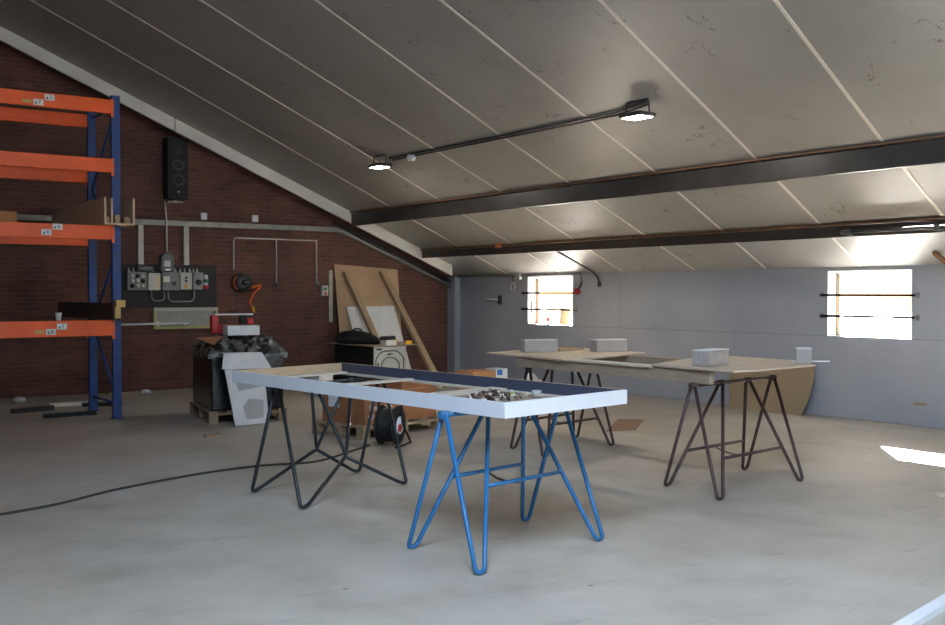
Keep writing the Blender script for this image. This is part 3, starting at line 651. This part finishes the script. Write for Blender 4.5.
part('crank', B().bb((rx - .01, -.222, rz_ - .005), (rx + .06, -.217, rz_ + .01)).cyl((rx + .055, -.222, rz_), (rx + .055, -.26, rz_), .01, 8), M['galv'], hr)
part('hose', B().tube(fillet([(-4.06, -.1, 1.57), (-3.8, -.12, 1.63), (-3.97, -.13, 1.5), (-4.05, -.14, 1.36), (-4.03, -.14, 1.3)], .1, 6), .02, 10).tube([(rx + .125 * math.cos(a), -.08, rz_ + .125 * math.sin(a)) for a in [2.2 + .14 * k for k in range(15)]], .022, 8), M['hose'], hr)
part('nozzle', B().lathe([(.012, 0), (.02, .03), (.02, .08), (.026, .1)], (-3.97, -.14, 1.18), (-.3, 0, 1), 10), M['yellow'], hr)
def pipe_line(path, lab, x, tap=True):
    t = thing('air_pipe', (x, -.02, 2.0), lab, 'pipe', 'thin pipes on the brick wall')
    part('tube', B().tube(fillet(path, .05), .012, 8), M['conduit'], t)
    if tap:
        q = V(path[-1]); part('tap', B().cyl(q + V((-.04, -.02, -.02)), q + V((.04, -.02, -.02)), .016, 10).cyl(q, q + V((0, 0, -.08)), .017, 10).cyl(q + V((0, -.01, -.05)), q + V((0, -.07, -.05)), .012, 8), M['galv'], t)
    return t
pipe_line([(-2.79, -.03, 2.375), (-4.27, -.03, 2.375), (-4.27, -.03, 1.86)], 'thin pipe running level and dropping to the hose reel', -3.5, False)
pipe_line([(-3.53, -.03, 2.36), (-3.53, -.03, 1.68)], 'thin vertical pipe with a tap, right of the hose reel', -3.53)
pipe_line([(-2.80, -.03, 2.36), (-2.80, -.03, 1.68)], 'thin vertical pipe with a tap beside the leaning plywood', -2.8)
for x, z, lab in ((-4.763, 2.70, 'small white box on the brick wall above the level duct, right of the loudspeaker'), (-3.9, 2.70, 'small pale box on the brick wall above the level duct, above the hose reel'), ):
    single('junction_box', B().bb((x - .05, -.05, z - .055), (x + .05, -.002, z + .055), bev=.008), M['foam'], (x, -.02, z), lab, 'junction box')
st = single('measuring_strip', B().bb((-2.555, -.02, 1.0), (-2.49, -.002, 1.88)), M['strip'], (-2.52, -.01, 1.4), 'pale green vertical strip on the brick wall beside the leaning plywood', 'strip')
sw = thing('switch_box', (-2.65, -.03, 1.53), 'small grey switch with a green and a red button on the brick wall', 'switch')
part('housing', B().bb((-2.71, -.07, 1.45), (-2.6, -.002, 1.62), bev=.008), M['greyl'], sw)
part('button', B().cyl((-2.655, -.0705, 1.56), (-2.655, -.085, 1.56), .026, 12), M['green'], sw); part('button', B().cyl((-2.655, -.0705, 1.485), (-2.655, -.085, 1.485), .026, 12), M['red'], sw)
single('wall_plate', B().bb((-7.83, -.02, 3.27), (-7.7, -.002, 3.37)), M['cardlite'], (-7.76, -.01, 3.3), 'small pale plate on the brick wall seen between the top rack beams', 'plate')

# ------------------------------------------------------------ things leaning on the brick wall
def lean(name, pts, th, m, lab, cat):
    """pts: (x, y, z) of the face towards the room."""
    c = sum((V(p) for p in pts), V()) / len(pts); n = (V(pts[1]) - V(pts[0])).cross(V(pts[2]) - V(pts[0])).normalized()
    if n.y < 0: n = -n
    return single(name, B().prism(pts, n * th), m, tuple(c), lab, cat)
lean('plywood_board', [(-2.465, -.03, 1.985), (-1.205, -.03, 1.91), (-1.22, -.17, .9), (-1.2, -.30, 0), (-2.43, -.30, 0)], .018, M['osb'], 'large brown plywood board leaning on the brick wall behind the timbers', 'plywood board')
lean('white_board', [(-2.33, -.2, 1.26), (-1.385, -.2, 1.27), (-1.12, -.42, .02), (-2.05, -.42, .0)], .014, M['foam'], 'white board leaning in front of the brown plywood', 'board')
def beam_lean(a, b_, w, d, lab):
    a, b_ = V(a), V(b_); ax = (b_ - a).normalized(); u = V((1, 0, 0)); u = (u - ax * u.dot(ax)).normalized(); n = ax.cross(u)
    m3 = Matrix((u, n, ax)).transposed()
    return single('timber_beam', B().box((a + b_) / 2, (w, d, (b_ - a).length), m3), M['timber'], tuple(b_), lab, 'timber', 'timbers leaning on the plywood')
beam_lean((-2.29, -.12, 1.86), (-1.84, -.97, .03), .1, .07, 'square timber leaning on the plywood, crossing the white board')
beam_lean((-1.58, -.12, 1.87), (-1.27, -1.42, .03), .1, .07, 'square timber leaning on the edge of the plywood, clear of the white board')
ap = thing('appliance', (-2.54, -1.35, 0), 'black-sided appliance with a pressed grey metal back panel in front of the leaning boards', 'appliance')
part('cabinet', B().bb((-2.85, -1.985, .02), (-2.24, -.75, .675), bev=.012), M['black'], ap)
part('foot', B().bb((-2.82, -1.95, 0), (-2.74, -1.87, .019)), M['black'], ap); part('foot', B().bb((-2.35, -1.95, 0), (-2.27, -1.87, .019)), M['black'], ap)
part('foot', B().bb((-2.82, -.87, 0), (-2.74, -.79, .019)), M['black'], ap); part('foot', B().bb((-2.35, -.87, 0), (-2.27, -.79, .019)), M['black'], ap)
bp_ = part('back_panel', B().bb((-2.83, -2.0, .04), (-2.255, -1.9855, .665), bev=.004), M['metalback'], ap, 'grey pressed metal back panel')
b = B(); y = -2.003
b.tube([(x, y, z) for x, z in fillet([V((-2.8, .45, 0)), V((-2.8, .52, 0)), V((-2.68, .61, 0)), V((-2.42, .61, 0)), V((-2.3, .5, 0)), V((-2.3, .3, 0))], .05) for x, z in [(x, z)]] if False else [(p.x, y, p.y) for p in fillet([(-2.8, .1, 0), (-2.8, .5, 0), (-2.68, .6, 0), (-2.42, .6, 0), (-2.3, .5, 0), (-2.3, .1, 0)], .06)], .009, 6)
b.tube([(p.x, y, p.y) for p in fillet([(-2.7, .1, 0), (-2.7, .42, 0), (-2.62, .5, 0), (-2.48, .5, 0), (-2.38, .42, 0), (-2.38, .1, 0)], .05)], .008, 6)
b.tube([(-2.6, y, .545), (-2.5, y, .555)], .012, 6).tube([(-2.76, y, .3), (-2.76, y, .42)], .014, 6).bb((-2.79, y - .01, .615), (-2.7, y, .645))
part('pressed_rib', b, M['steel'], bp_)
single('thin_board', B().prism([(-2.9, -2.08, .676), (-2.02, -2.0, .676), (-2.05, -.75, .676), (-2.95, -.75, .676)], (0, 0, .012)), M['greywood'], (-2.5, -1.4, .676), 'thin board lying on top of the appliance', 'board')
z = .689
bg = thing('black_bag', (-2.65, -1.2, z), 'black bag slumped on the board over the appliance', 'bag')
part('bag_body', B().blob((-2.74, -1.22, z + .07), (.22, .56, .125), 4, .17, 4, flat=-.0695), mat('black_cloth', (24, 24, 27), .85, bump=.4, bscale=18), bg)
part('bag_handle', B().tube(fillet([(-2.74, -1.45, z + .15), (-2.72, -1.42, z + .23), (-2.68, -1.15, z + .24), (-2.7, -1.0, z + .16)], .08), .014, 8), M['cable'], bg)
single('small_box', B().bb((-2.63, -2.03, z), (-2.45, -1.86, z + .075)), M['foam'], (-2.54, -1.94, z), 'small white box on the board, in front of the black bag', 'box')
single('black_roll', B().cyl((-2.68, -1.95, z + .106), (-2.42, -1.93, z + .112), .03, 16), M['black'], (-2.5, -1.94, z + .0755), 'black roll lying on the small white box', 'roll')
yt = thing('clamp', (-2.3, -1.9, z), 'yellow hand clamp at the corner of the board on the appliance', 'clamp')
part('jaw', B().bb((-2.43, -1.93, z), (-2.37, -1.89, z + .085), bev=.006).bb((-2.4, -1.92, z + .02), (-2.36, -1.9, z + .06)), M['yellow'], yt)
part('bar', B().bb((-2.36, -1.916, z + .03), (-2.1, -1.904, z + .045)), M['steel'], yt); part('handle', B().bb((-2.22, -1.925, z + .0), (-2.09, -1.895, z + .055), bev=.008), M['yellow'], yt)

# ------------------------------------------------------------ wrapped pallet with its load
ang = math.radians(-10.5)
def wooden_pallet(loc, rz, lab, Lx=.8, Ly=1.2):
    t = thing('pallet', loc, lab, 'pallet', None, rz); mw = ROOT[t.name]
    for i in range(5):
        x = -Lx / 2 + .05 + i * (Lx - .1) / 4; part('deck_board', xf(B().box((x, 0, .133), (.1, Ly, .022)), mw), M['pallet'], t)
    for y in (-Ly / 2 + .05, 0, Ly / 2 - .05):
        part('stringer', xf(B().box((0, y, .1105), (Lx, .1, .022)), mw), M['pallet'], t)
        for x in (-Lx / 2 + .05, 0, Lx / 2 - .05): part('block', xf(B().box((x, y, .0605), (.1, .1, .0775)), mw), M['pallet'], t)
    for x in (-Lx / 2 + .05, 0, Lx / 2 - .05): part('skid', xf(B().box((x, 0, .0105), (.1, Ly, .021)), mw), M['pallet'], t)
    return t
pw = (-5.86, -3.93, 0)
wooden_pallet(pw, ang, 'wooden pallet under the black wrapped stack', .9, 1.25)
mw = Matrix.Translation(pw) @ Matrix.Rotation(ang, 4, 'Z')
ws_ = thing('wrapped_stack', (pw[0], pw[1], .1445), 'stack wrapped in black stretch film on a wooden pallet', 'wrapped stack', None, ang)
part('wrapped_goods', xf(B().box((0, 0, .1445 + .32), (.84, 1.18, .64), bev=.02), mw), M['hardwrap'], ws_)
b = B(); N = 20; rnd = random.Random(11); gr = []
for j in range(N + 1):
    row = []
    for i in range(N + 1):
        u, v = i / N - .5, j / N - .5; edge = max(abs(u), abs(v)) * 2
        hgt = .2 * (1 - max(0, (edge - .62) / .38) ** 1.5 * .98) + rnd.uniform(-.022, .022) * (1 if edge < .95 else .2) + .02 * math.sin(7 * u + 5 * v)
        row.append(b.bm.verts.new(mw @ V((u * .92 * (1 - .12 * (1 - edge)), v * 1.26, .786 + max(hgt, .002)))))
    gr.append(row)
for j in range(N):
    for i in range(N): b.bm.faces.new((gr[j][i], gr[j][i + 1], gr[j + 1][i + 1], gr[j + 1][i]))
rim = [gr[0][i] for i in range(N + 1)] + [gr[j][N] for j in range(1, N + 1)] + [gr[N][i] for i in range(N - 1, -1, -1)] + [gr[j][0] for j in range(N - 1, 0, -1)]
low = [b.bm.verts.new(v.co - V((0, 0, v.co.z - .775 + rnd.uniform(0, .05)))) for v in rim]
for k in range(len(rim)): b.bm.faces.new((rim[k], rim[k - 1], low[k - 1], low[k]))
part('crumpled_film', b, M['film'], ws_, 'crumpled clear plastic film over the top')
zt = 1.0
single('cardboard_flap', B().prism([(-6.52, -4.35, .985), (-6.27, -4.5, 1.0), (-6.34, -4.42, .9)], (.05, .12, .0)), M['card'], (-6.4, -4.4, .95), 'brown cardboard corner poking out of the crumpled film', 'cardboard')
single('white_carton', xf(B().box((-.03, -.38, 1.06), (.37, .28, .11)), mw), M['foam'], tuple(mw @ V((-.03, -.38, 1.005))), 'flat white carton on top of the wrapped stack', 'carton')
rt = thing('mitre_tool', tuple(mw @ V((-.2, -.05, 1.0))), 'red bench tool with a white bar behind the white carton on the wrapped stack', 'tool')
part('tool_base', xf(B().box((-.06, -.12, 1.065), (.38, .12, .1)), mw), M['red'], rt); part('tool_head', xf(B().box((-.29, -.12, 1.12), (.09, .12, .22), bev=.02), mw), M['red'], rt)
part('tool_bar', xf(B().box((-.06, -.12, 1.24), (.46, .02, .018)), mw), M['foam'], rt, 'white bar')
part('motor', xf(B().box((.05, -.12, 1.172), (.09, .1, .115), bev=.015), mw), M['black'], rt); part('handle', xf(B().box((.135, -.12, 1.155), (.08, .08, .075), bev=.02), mw), M['red'], rt)
sh = thing('foam_sheet', (-6.03, -4.7, 0), 'white packing sheet with grey patches leaning on the front of the wrapped stack', 'packing sheet')
spl = mat('grey_patch', (176, 178, 176), .7)
a0, a1, a2, a3 = V((-6.245, -4.79, .004)), V((-5.82, -4.75, .004)), V((-5.83, -4.61, .70)), V((-6.33, -4.665, .70))
part('sheet_panel', B().prism([a0, a1, a2, a3], (.002, -.014, .002)), M['foam'], sh)
def onsheet(u, v): return (a0.lerp(a1, u)).lerp(a3.lerp(a2, u), v) + V((.002, -.0155, .002))
def patch(us): return B().prism([onsheet(*q) for q in us], (0, -.001, 0))
part('grey_patch', patch([(.25, .55), (.9, .6), (.92, .86), (.3, .88), (.2, .72)]), spl, sh); part('grey_patch', patch([(.35, .08), (.85, .1), (.9, .38), (.5, .42), (.3, .3)]), spl, sh)
part('black_mark', patch([(.4, .33), (.52, .31), (.62, .36), (.5, .39)]), M['ink'], sh, 'black printed mark')
part('folded_flap', B().prism([(-6.37, -4.72, .64), (-5.76, -4.70, .62), (-5.84, -4.62, .795), (-6.31, -4.62, .80)], (0, -.012, .006)).prism([(-6.31, -4.62, .80), (-5.84, -4.62, .795), (-5.84, -4.575, .80), (-6.3, -4.53, .805)], (0, 0, .012)), M['foam'], sh)

# ------------------------------------------------------------ cardboard boxes on a pallet, cable reel, floor cable
pr = math.radians(13)
c0 = V((-5.14, -6.08, 0)); mw = Matrix.Translation(c0) @ Matrix.Rotation(pr, 4, 'Z')
wooden_pallet(tuple(c0), pr, 'wooden pallet under the cardboard boxes behind the white frame', 1.2, .8)
bxm = lambda u, v, z: mw @ V((u, v, z))
def carton(u0, u1, v0, v1, z0, z1, lab, lines=()):
    t = thing('cardboard_box', tuple(bxm((u0 + u1) / 2, (v0 + v1) / 2, z0)), lab, 'cardboard box', 'cardboard boxes on the pallet', pr)
    part('box_body', xf(B().bb((u0, v0, z0), (u1, v1, z1 - .004)), mw), M['card'], t)
    part('box_flap', xf(B().bb((u0, v0, z1 - .0038), (u1, (v0 + v1) / 2 - .002, z1)).bb((u0, (v0 + v1) / 2 + .002, z1 - .0038), (u1, v1, z1)), mw), M['cardlite'], t)
    for tx, sz, u, z in lines:
        part('printed_text', xf(B().text(tx, sz, Matrix.Translation((u, v0 - .0012, z)) @ Matrix.Rotation(PI / 2, 4, 'X')), mw), M['foam'], t, 'white printed text')
    return t
cb = carton(-.52, .54, -.34, .32, .1445, .47, 'wide brown cardboard box with white print on the pallet behind the white frame', ((('Meer info'), .085, -.29, .31), ('op', .085, -.43, .23), ('info', .03, .4, .26)))
part('shipping_label', xf(B().bb((-.5215, .05, .3), (-.5202, .22, .44)), mw), M['white'], cb, 'white shipping label')
carton(.05, .5, -.3, .25, .4705, .56, 'flat cardboard box on top of the wide printed one', (('info', .04, .4, .515),))
cr = V((-5.58, -7.05, 0)); axd = V((.6, -.8, 0)).normalized(); rc = .19
rl = thing('cable_reel', tuple(cr), 'black cable reel with a white and red hub on the floor beside the cardboard boxes', 'cable reel')
cc = cr + V((0, 0, rc + .012))
for sgn in (-1, 1):
    part('flange', B().lathe([(rc, 0), (rc + .004, .006), (rc, .014), (.1, .02), (.1, .0)], cc + axd * (sgn * .085 - .008), axd, 30), M['black'], rl)
b = B()
for k in range(9): b.lathe([(.155, 0), (.164, .008), (.155, .016)], cc + axd * (-.072 + k * .016), axd, 26)
part('wound_cable', b, M['cable'], rl)
hb = part('hub', B().lathe([(.09, 0), (.085, .012), (.03, .016)], cc + axd * .099, axd, 22), M['white'], rl, 'white hub')
part('socket_ring', B().lathe([(.04, 0), (.038, .008), (.01, .009)], cc + axd * .1155 + V((-.03, -.02, -.02)), axd, 16), M['red'], hb, 'red socket')
sd = V((-axd.y, axd.x, 0))
part('stand', B().tube(fillet([cc + axd * .14 - V((0, 0, rc)) + sd * .2, cc + axd * .13 + V((0, 0, .02)), cc + axd * .12 + V((0, 0, rc + .05)), cc - axd * .12 + V((0, 0, rc + .05)), cc - axd * .13 + V((0, 0, .02)), cc - axd * .14 - V((0, 0, rc)) + sd * .2], .05), .011, 8).tube([cc + axd * .14 - V((0, 0, rc)) + sd * .2, cc + axd * .14 - V((0, 0, rc)) - sd * .2], .011, 8), M['black'], rl)
def smooth(P, n=8):
    P = [V(p) for p in P]; out = []
    for i in range(len(P) - 1):
        p0, p1, p2, p3 = P[max(i - 1, 0)], P[i], P[i + 1], P[min(i + 2, len(P) - 1)]
        for j in range(n):
            t = j / n; out.append(.5 * ((2 * p1) + (p2 - p0) * t + (2 * p0 - 5 * p1 + 4 * p2 - p3) * t * t + (3 * p1 - p0 - 3 * p2 + p3) * t ** 3))
    return out + [P[-1]]
cz0 = .0098
single('floor_cable', B().tube(smooth([(-10.6, -8.6, cz0), (-9.95, -8.45, cz0), (-9.375, -8.288, cz0), (-8.97, -8.15, cz0), (-8.44, -7.83, cz0), (-7.70, -7.55, cz0), (-7.14, -7.47, cz0), (-6.65, -7.55, cz0), (-6.1, -7.2, cz0), (-5.78, -6.98, cz0)]), .0095, 8), mat('dusty_cable', (62, 59, 54), .7), (-8, -7.8, 0),
       'black cable snaking over the floor to the cable reel', 'cable')

# ------------------------------------------------------------ bits along the floor
single('hardboard_offcut', B().prism([(-3.15, -7.52, 0), (-2.78, -7.6, 0), (-2.1, -7.04, 0), (-2.28, -6.8, 0)], (0, 0, .006)), mat('reddish_hardboard', (150, 116, 92), .7), (-2.6, -7.2, 0), 'thin reddish hardboard piece lying flat on the floor behind the frame', 'hardboard piece')
single('floor_plank', B().prism([(-6.86, -13.19, 0), (-6.84, -13.25, 0), (-5.2, -12.93, 0), (-5.22, -12.87, 0)], (0, 0, .03)), M['white'], (-6, -13.05, 0), 'white plank lying on the floor at the near corner of the photo', 'plank')
single('wood_chip', B().prism([(-6.86, -5.5, 0), (-6.66, -5.44, 0), (-6.64, -5.34, 0), (-6.84, -5.38, 0)], (0, 0, .02)), M['timber'], (-6.75, -5.42, 0), 'small wood offcut on the floor in front of the wrapped stack', 'wood piece')
single('wood_chip', B().prism([(-3.62, -11.60, 0), (-3.5, -11.66, 0), (-3.46, -11.58, 0), (-3.58, -11.52, 0)], (0, 0, .012)), M['pale'], (-3.55, -11.6, 0), 'small splinter of pale wood on the bare floor near the sunlit patch', 'wood piece')
single('floor_batten', B().bb((-7.45, -1.55, 0), (-6.95, -1.46, .05)), M['pale'], (-7.2, -1.5, 0), 'pale batten lying behind the rack foot', 'batten')
single('steel_bar', B().box((-7.5, -2.75, .025), (.62, .05, .05), Euler((0, 0, .05)).to_matrix()), M['black'], (-7.5, -2.75, 0), 'dark steel bar on the floor under the rack, nearest the front post', 'steel bar', 'steel bars under the rack')
single('steel_bar', B().box((-7.75, -1.95, .03), (.55, .07, .06), Euler((0, 0, .3)).to_matrix()), M['steel'], (-7.75, -1.95, 0), 'dark steel bar on the floor under the rack, nearer the wall', 'steel bar', 'steel bars under the rack')
single('steel_bar', B().box((-6.85, -1.8, .025), (.5, .05, .05), Euler((0, 0, -.35)).to_matrix()), M['black'], (-6.85, -1.8, 0), 'dark steel bar on the floor sticking out beside the rear rack post', 'steel bar', 'steel bars under the rack')
for k, (x, y, s_, lab) in enumerate(((-7.62, -.62, .07, 'crumpled white paper by the brick wall, the one nearer the rack post'), (-8.0, -.42, .06, 'crumpled white paper by the brick wall at the edge of the photo'), (-5.85, -.5, .06, 'crumpled white scrap at the foot of the brick wall beside the wrapped stack'))):
    single('paper_scrap', B().blob((x, y, s_ * .55), (s_ * 1.3, s_, s_ * .6), 2, .3, k + 2, flat=-s_ * .55), M['foam'], (x, y, 0), lab, 'paper')
single('wood_strip', B().bb((-6.35, -.35, 0), (-5.85, -.28, .03)), M['greywood'], (-6.1, -.3, 0), 'grey wood strip at the foot of the brick wall beside the wrapped stack', 'wood strip')
# boxes far behind the frame by the corner
single('cardboard_box', B().bb((-1.8, -3.15, 0), (-1.36, -2.7, .31)), M['cardlite'], (-1.6, -2.9, 0), 'low brown box on the floor near the corner, beside a blue and white packet', 'cardboard box')
wp = thing('packet', (-1.25, -3.0, 0), 'white packet with a blue print standing beside the low brown box', 'packet')
part('packet_body', B().bb((-1.34, -3.12, 0), (-1.12, -2.85, .335)), M['white'], wp); part('print', B().bb((-1.32, -3.1225, .24), (-1.22, -3.1205, .32)), M['paleblue'], wp, 'blue print')
single('plastic_scrap', B().blob((-1.05, -3.6, .12), (.2, .2, .14), 3, .2, 9, flat=-.12), M['foam'], (-1.05, -3.6, 0), 'white crumpled plastic on the floor showing just above the far edge of the white frame', 'plastic')
pts = [(-.29, -6.78, 0), (-.235, -7.84, 0), (-.17, -7.90, .22), (-.1, -7.92, .45), (-.05, -7.88, .64), (-.05, -6.7, .64), (-.12, -6.62, .4)]
c = V((-.15, -7.2, .3))
single('hardboard_sheet', B().prism(pts, (.02, 0, .004)), M['mdf'], tuple(c), 'brown hardboard sheet with a curved edge leaning on the grey wall', 'hardboard sheet')

# ------------------------------------------------------------ grey wall and ceiling fittings
def window_bar(y0, y1, z, lab):
    t = thing('security_bar', (-.03, (y0 + y1) / 2, z), lab, 'window bar', 'steel bars across the windows')
    part('rod', B().cyl((-.035, y0 + .01, z), (-.035, y1 - .01, z), .014, 10), M['bar'], t)
    for y in (y0, y1): part('end_bracket', B().bb((-.012, y - .018, z - .032), (-.001, y + .018, z + .032)).bb((-.052, y - .007, z - .016), (-.012, y + .007, z + .016)), M['galv'], t)
window_bar(-3.44, -2.1, 1.493, 'upper steel bar across the window nearer the room corner'); window_bar(-3.45, -2.09, 1.225, 'lower steel bar across the window nearer the room corner')
window_bar(-9.22, -7.96, 1.47, 'upper steel bar across the large bright window beside the sunlit floor'); window_bar(-9.22, -7.96, 1.219, 'lower steel bar across the large bright window beside the sunlit floor')
zs = WZ0 + .0085
single('wooden_block', B().box((.06, -3.1, zs + .135), (.03, .2, .26), Euler((0, .12, .2)).to_matrix()), M['timber'], (.06, -3.1, zs), 'wooden board standing on the sill of the window nearer the corner', 'board')
rk = thing('red_lamp', (.06, -2.68, zs), 'small red knob standing on the window sill', 'knob')
part('bulb', B().blob((.06, -2.68, zs + .075), (.04, .04, .05), 2, .02), M['red'], rk); part('base', B().lathe([(.03, 0), (.02, .028)], (.06, -2.68, zs), (0, 0, 1), 12), M['red'], rk)
hk = thing('hanging_tool', (-.05, -2.38, 1.2), 'small dark hanging hook on the lower window bar', 'hook')
part('shank', B().bb((-.055, -2.395, 1.17), (-.045, -2.365, 1.36)), M['steel'], hk)
single('wall_conduit', B().tube(fillet([(-.03, -.2, 1.60), (-.03, -.22, 1.785), (-.03, -3.58, 1.785), (-.03, -3.6, 1.66)], .04), .014, 8), M['galv'], (-.03, -2, 1.785), 'thin conduit along the top of the grey wall over the corner window', 'conduit')
single('junction_box', B().bb((-.06, -2.06, 1.72), (-.002, -1.93, 1.83), bev=.008), M['greyl'], (-.03, -2, 1.77), 'grey junction box on the conduit beside the corner window', 'junction box')
hl = thing('pull_cord', (-.03, -1.84, 1.6), 'white looped pull handle hanging from the conduit beside the corner window', 'pull cord')
part('cord', B().tube([(-.03, -1.84, 1.785), (-.03, -1.85, 1.68)], .008, 8), M['cable'], hl); part('loop', B().tube([(-.03, -1.85 + .06 * math.sin(a) * (1.1 - .5 * math.cos(a)) * .8, 1.61 + .07 * math.cos(a)) for a in [k * PI / 9 for k in range(18)]], .009, 7, closed=True), M['rope'], hl)
rs = thing('red_plug', (-.04, -3.53, 1.5), 'red plug hanging on the grey wall beside the corner window', 'plug')
part('lead', B().tube([(-.03, -3.6, 1.67), (-.04, -3.58, 1.6), (-.045, -3.54, 1.56)], .014, 8), M['cable'], rs); part('plug_head', B().lathe([(.03, 0), (.05, .02), (.05, .07), (.03, .1)], (-.05, -3.53, 1.47), (0, .2, 1), 14), M['red'], rs)
single('brace_conduit', B().tube(fillet([(-1.0, -4.15, cz(-1.0) - .12), (-.12, -3.93, cz(-.12) - .03), (-.03, -3.95, 1.76), (-.03, -4.0, 1.64)], .05), .016, 8).cyl((-.03, -4.0, 1.66), (-.03, -4.0, 1.59), .03, 12), M['steel'], (-.3, -3.9, 1.8), 'dark conduit from the lower purlin down to the grey wall', 'conduit')
wb_ = thing('wall_hook', (-.04, -1.2, 1.37), 'white arm with a dark end plate on the grey wall near the room corner', 'wall hook')
part('arm', B().cyl((-.05, -1.0, 1.375), (-.05, -1.4, 1.385), .016, 10).bb((-.05, -1.42, 1.36), (-.002, -1.38, 1.4)), M['foam'], wb_); part('end_plate', B().bb((-.05, -1.5, 1.3), (-.002, -1.45, 1.45)), M['steel'], wb_)
tb_ = single('hanging_tag', B().box((-1.085, -2.84, 2.235), (.03, .14, .07)), M['tagorange'], (-1.08, -2.84, 2.235), 'small terracotta tag on the lower purlin', 'tag')
pc = B().cyl((-1.11, -9.0, cz(-1.06) - .105), (-1.11, -19.5, cz(-1.06) - .105), .022, 12)
for y in (-9.1, -10.1, -11.1): pc.bb((-1.14, y - .03, cz(-1.06) - .14), (-1.061, y + .03, cz(-1.06) - .08))
single('purlin_conduit', pc, mat('dull_grey_tube', (84, 86, 84), .7), (-1.11, -11, cz(-1.06) - .105), 'grey tube clipped along the lower purlin', 'tube')
XL = -3.55
cd_ = B()
for dx, dz in ((0, .018), (-.05, .018)):
    cd_.tube([(XL + dx, y, cz(XL + dx) - dz) for y in (-3.75, -4.3, -5.5, -7, -8.1)] + [(XL + dx - .07, -8.62, cz(XL + dx - .07) - dz)], .011, 8)
for y in (-4.7, -5.5, -6.3, -7.1, -7.7): cd_.bb((XL - .075, y - .012, cz(XL - .075) - .032), (XL + .02, y + .012, cz(XL) - .004))
single('lamp_conduit', cd_, M['steel'], (XL, -6, cz(XL)), 'pair of thin conduits on the ceiling between the two floodlights', 'conduit')
single('junction_box', B().blob((XL - .02, -4.25, cz(XL) - .04), (.06, .08, .035), 2, .02).cyl((XL - .02, -4.25, cz(XL) - .08), (XL - .02, -4.25, cz(XL) - .0), .05, 14), M['foam'], (XL, -4.25, cz(XL) - .04), 'round pale junction box on the ceiling beside the farther floodlight', 'junction box')
def flood(y, lab, tilt, e):
    z = 3.20; x0 = XL - .13; c = V((x0, y, z)); R = Euler((0, tilt, 0)).to_matrix()
    t = thing('floodlight', (x0, y, z), lab, 'floodlight', 'floodlights on the ceiling')
    part('housing', B().box(c + V((0, 0, .012)), (.22, .3, .04), R, bev=.012), M['steel'], t)
    part('heat_sink', B().box(c + V((0, 0, .0405)), (.1, .12, .012), R), M['steel'], t)
    part('led_panel', B().box(c - R @ V((0, 0, .011)), (.17, .24, .006), R), M['led'], t, 'lit white panel')
    zt = cz(x0) - .008
    part('bracket', B().tube([(x0, y - .163, z + .01), (x0, y - .15, zt - .02), (x0, y - .14, zt), (x0, y + .14, zt), (x0, y + .15, zt - .02), (x0, y + .163, z + .01)], .009, 6), M['steel'], t)
    return lamp('floodlight_glow', 'AREA', (x0, y, z - .03), (0, 0, -1), e, (1, .93, .82), shape='RECTANGLE', size=.2, size_y=.28)
flood(-8.52, 'lit floodlight nearer the camera on the ceiling above the wooden table', .0, 12); flood(-3.62, 'lit floodlight farther away on the ceiling, towards the brick wall', 0, 12)
single('wall_stain_patch', B().prism([(-.002, -9.16, .235), (-.002, -9.32, .235), (-.002, -9.35, .26), (-.002, -9.25, .27), (-.002, -9.18, .265)], (.002, 0, 0)), M['mdf'], (0, -9.25, .25), 'small brown patch of bare plaster low on the grey wall', 'patch')
single('roof_bracket', B().prism([(-.34, -9.58, cz(-.34) - .02), (-.02, -9.66, cz(0) - .06), (-.02, -9.68, cz(0) - .1), (-.34, -9.60, cz(-.34) - .06)], (0, -.03, .03)), M['rust'], (-.1, -9.4, 1.8), 'rusty bracket under the ceiling past the large bright window', 'bracket')
single('white_carton', B().bb((-3.95, -2.35, 0), (-3.72, -2.0, .335), bev=.006), M['foam'], (-3.83, -2.2, 0), 'white carton on the floor seen through the white frame, left of the appliance', 'carton')
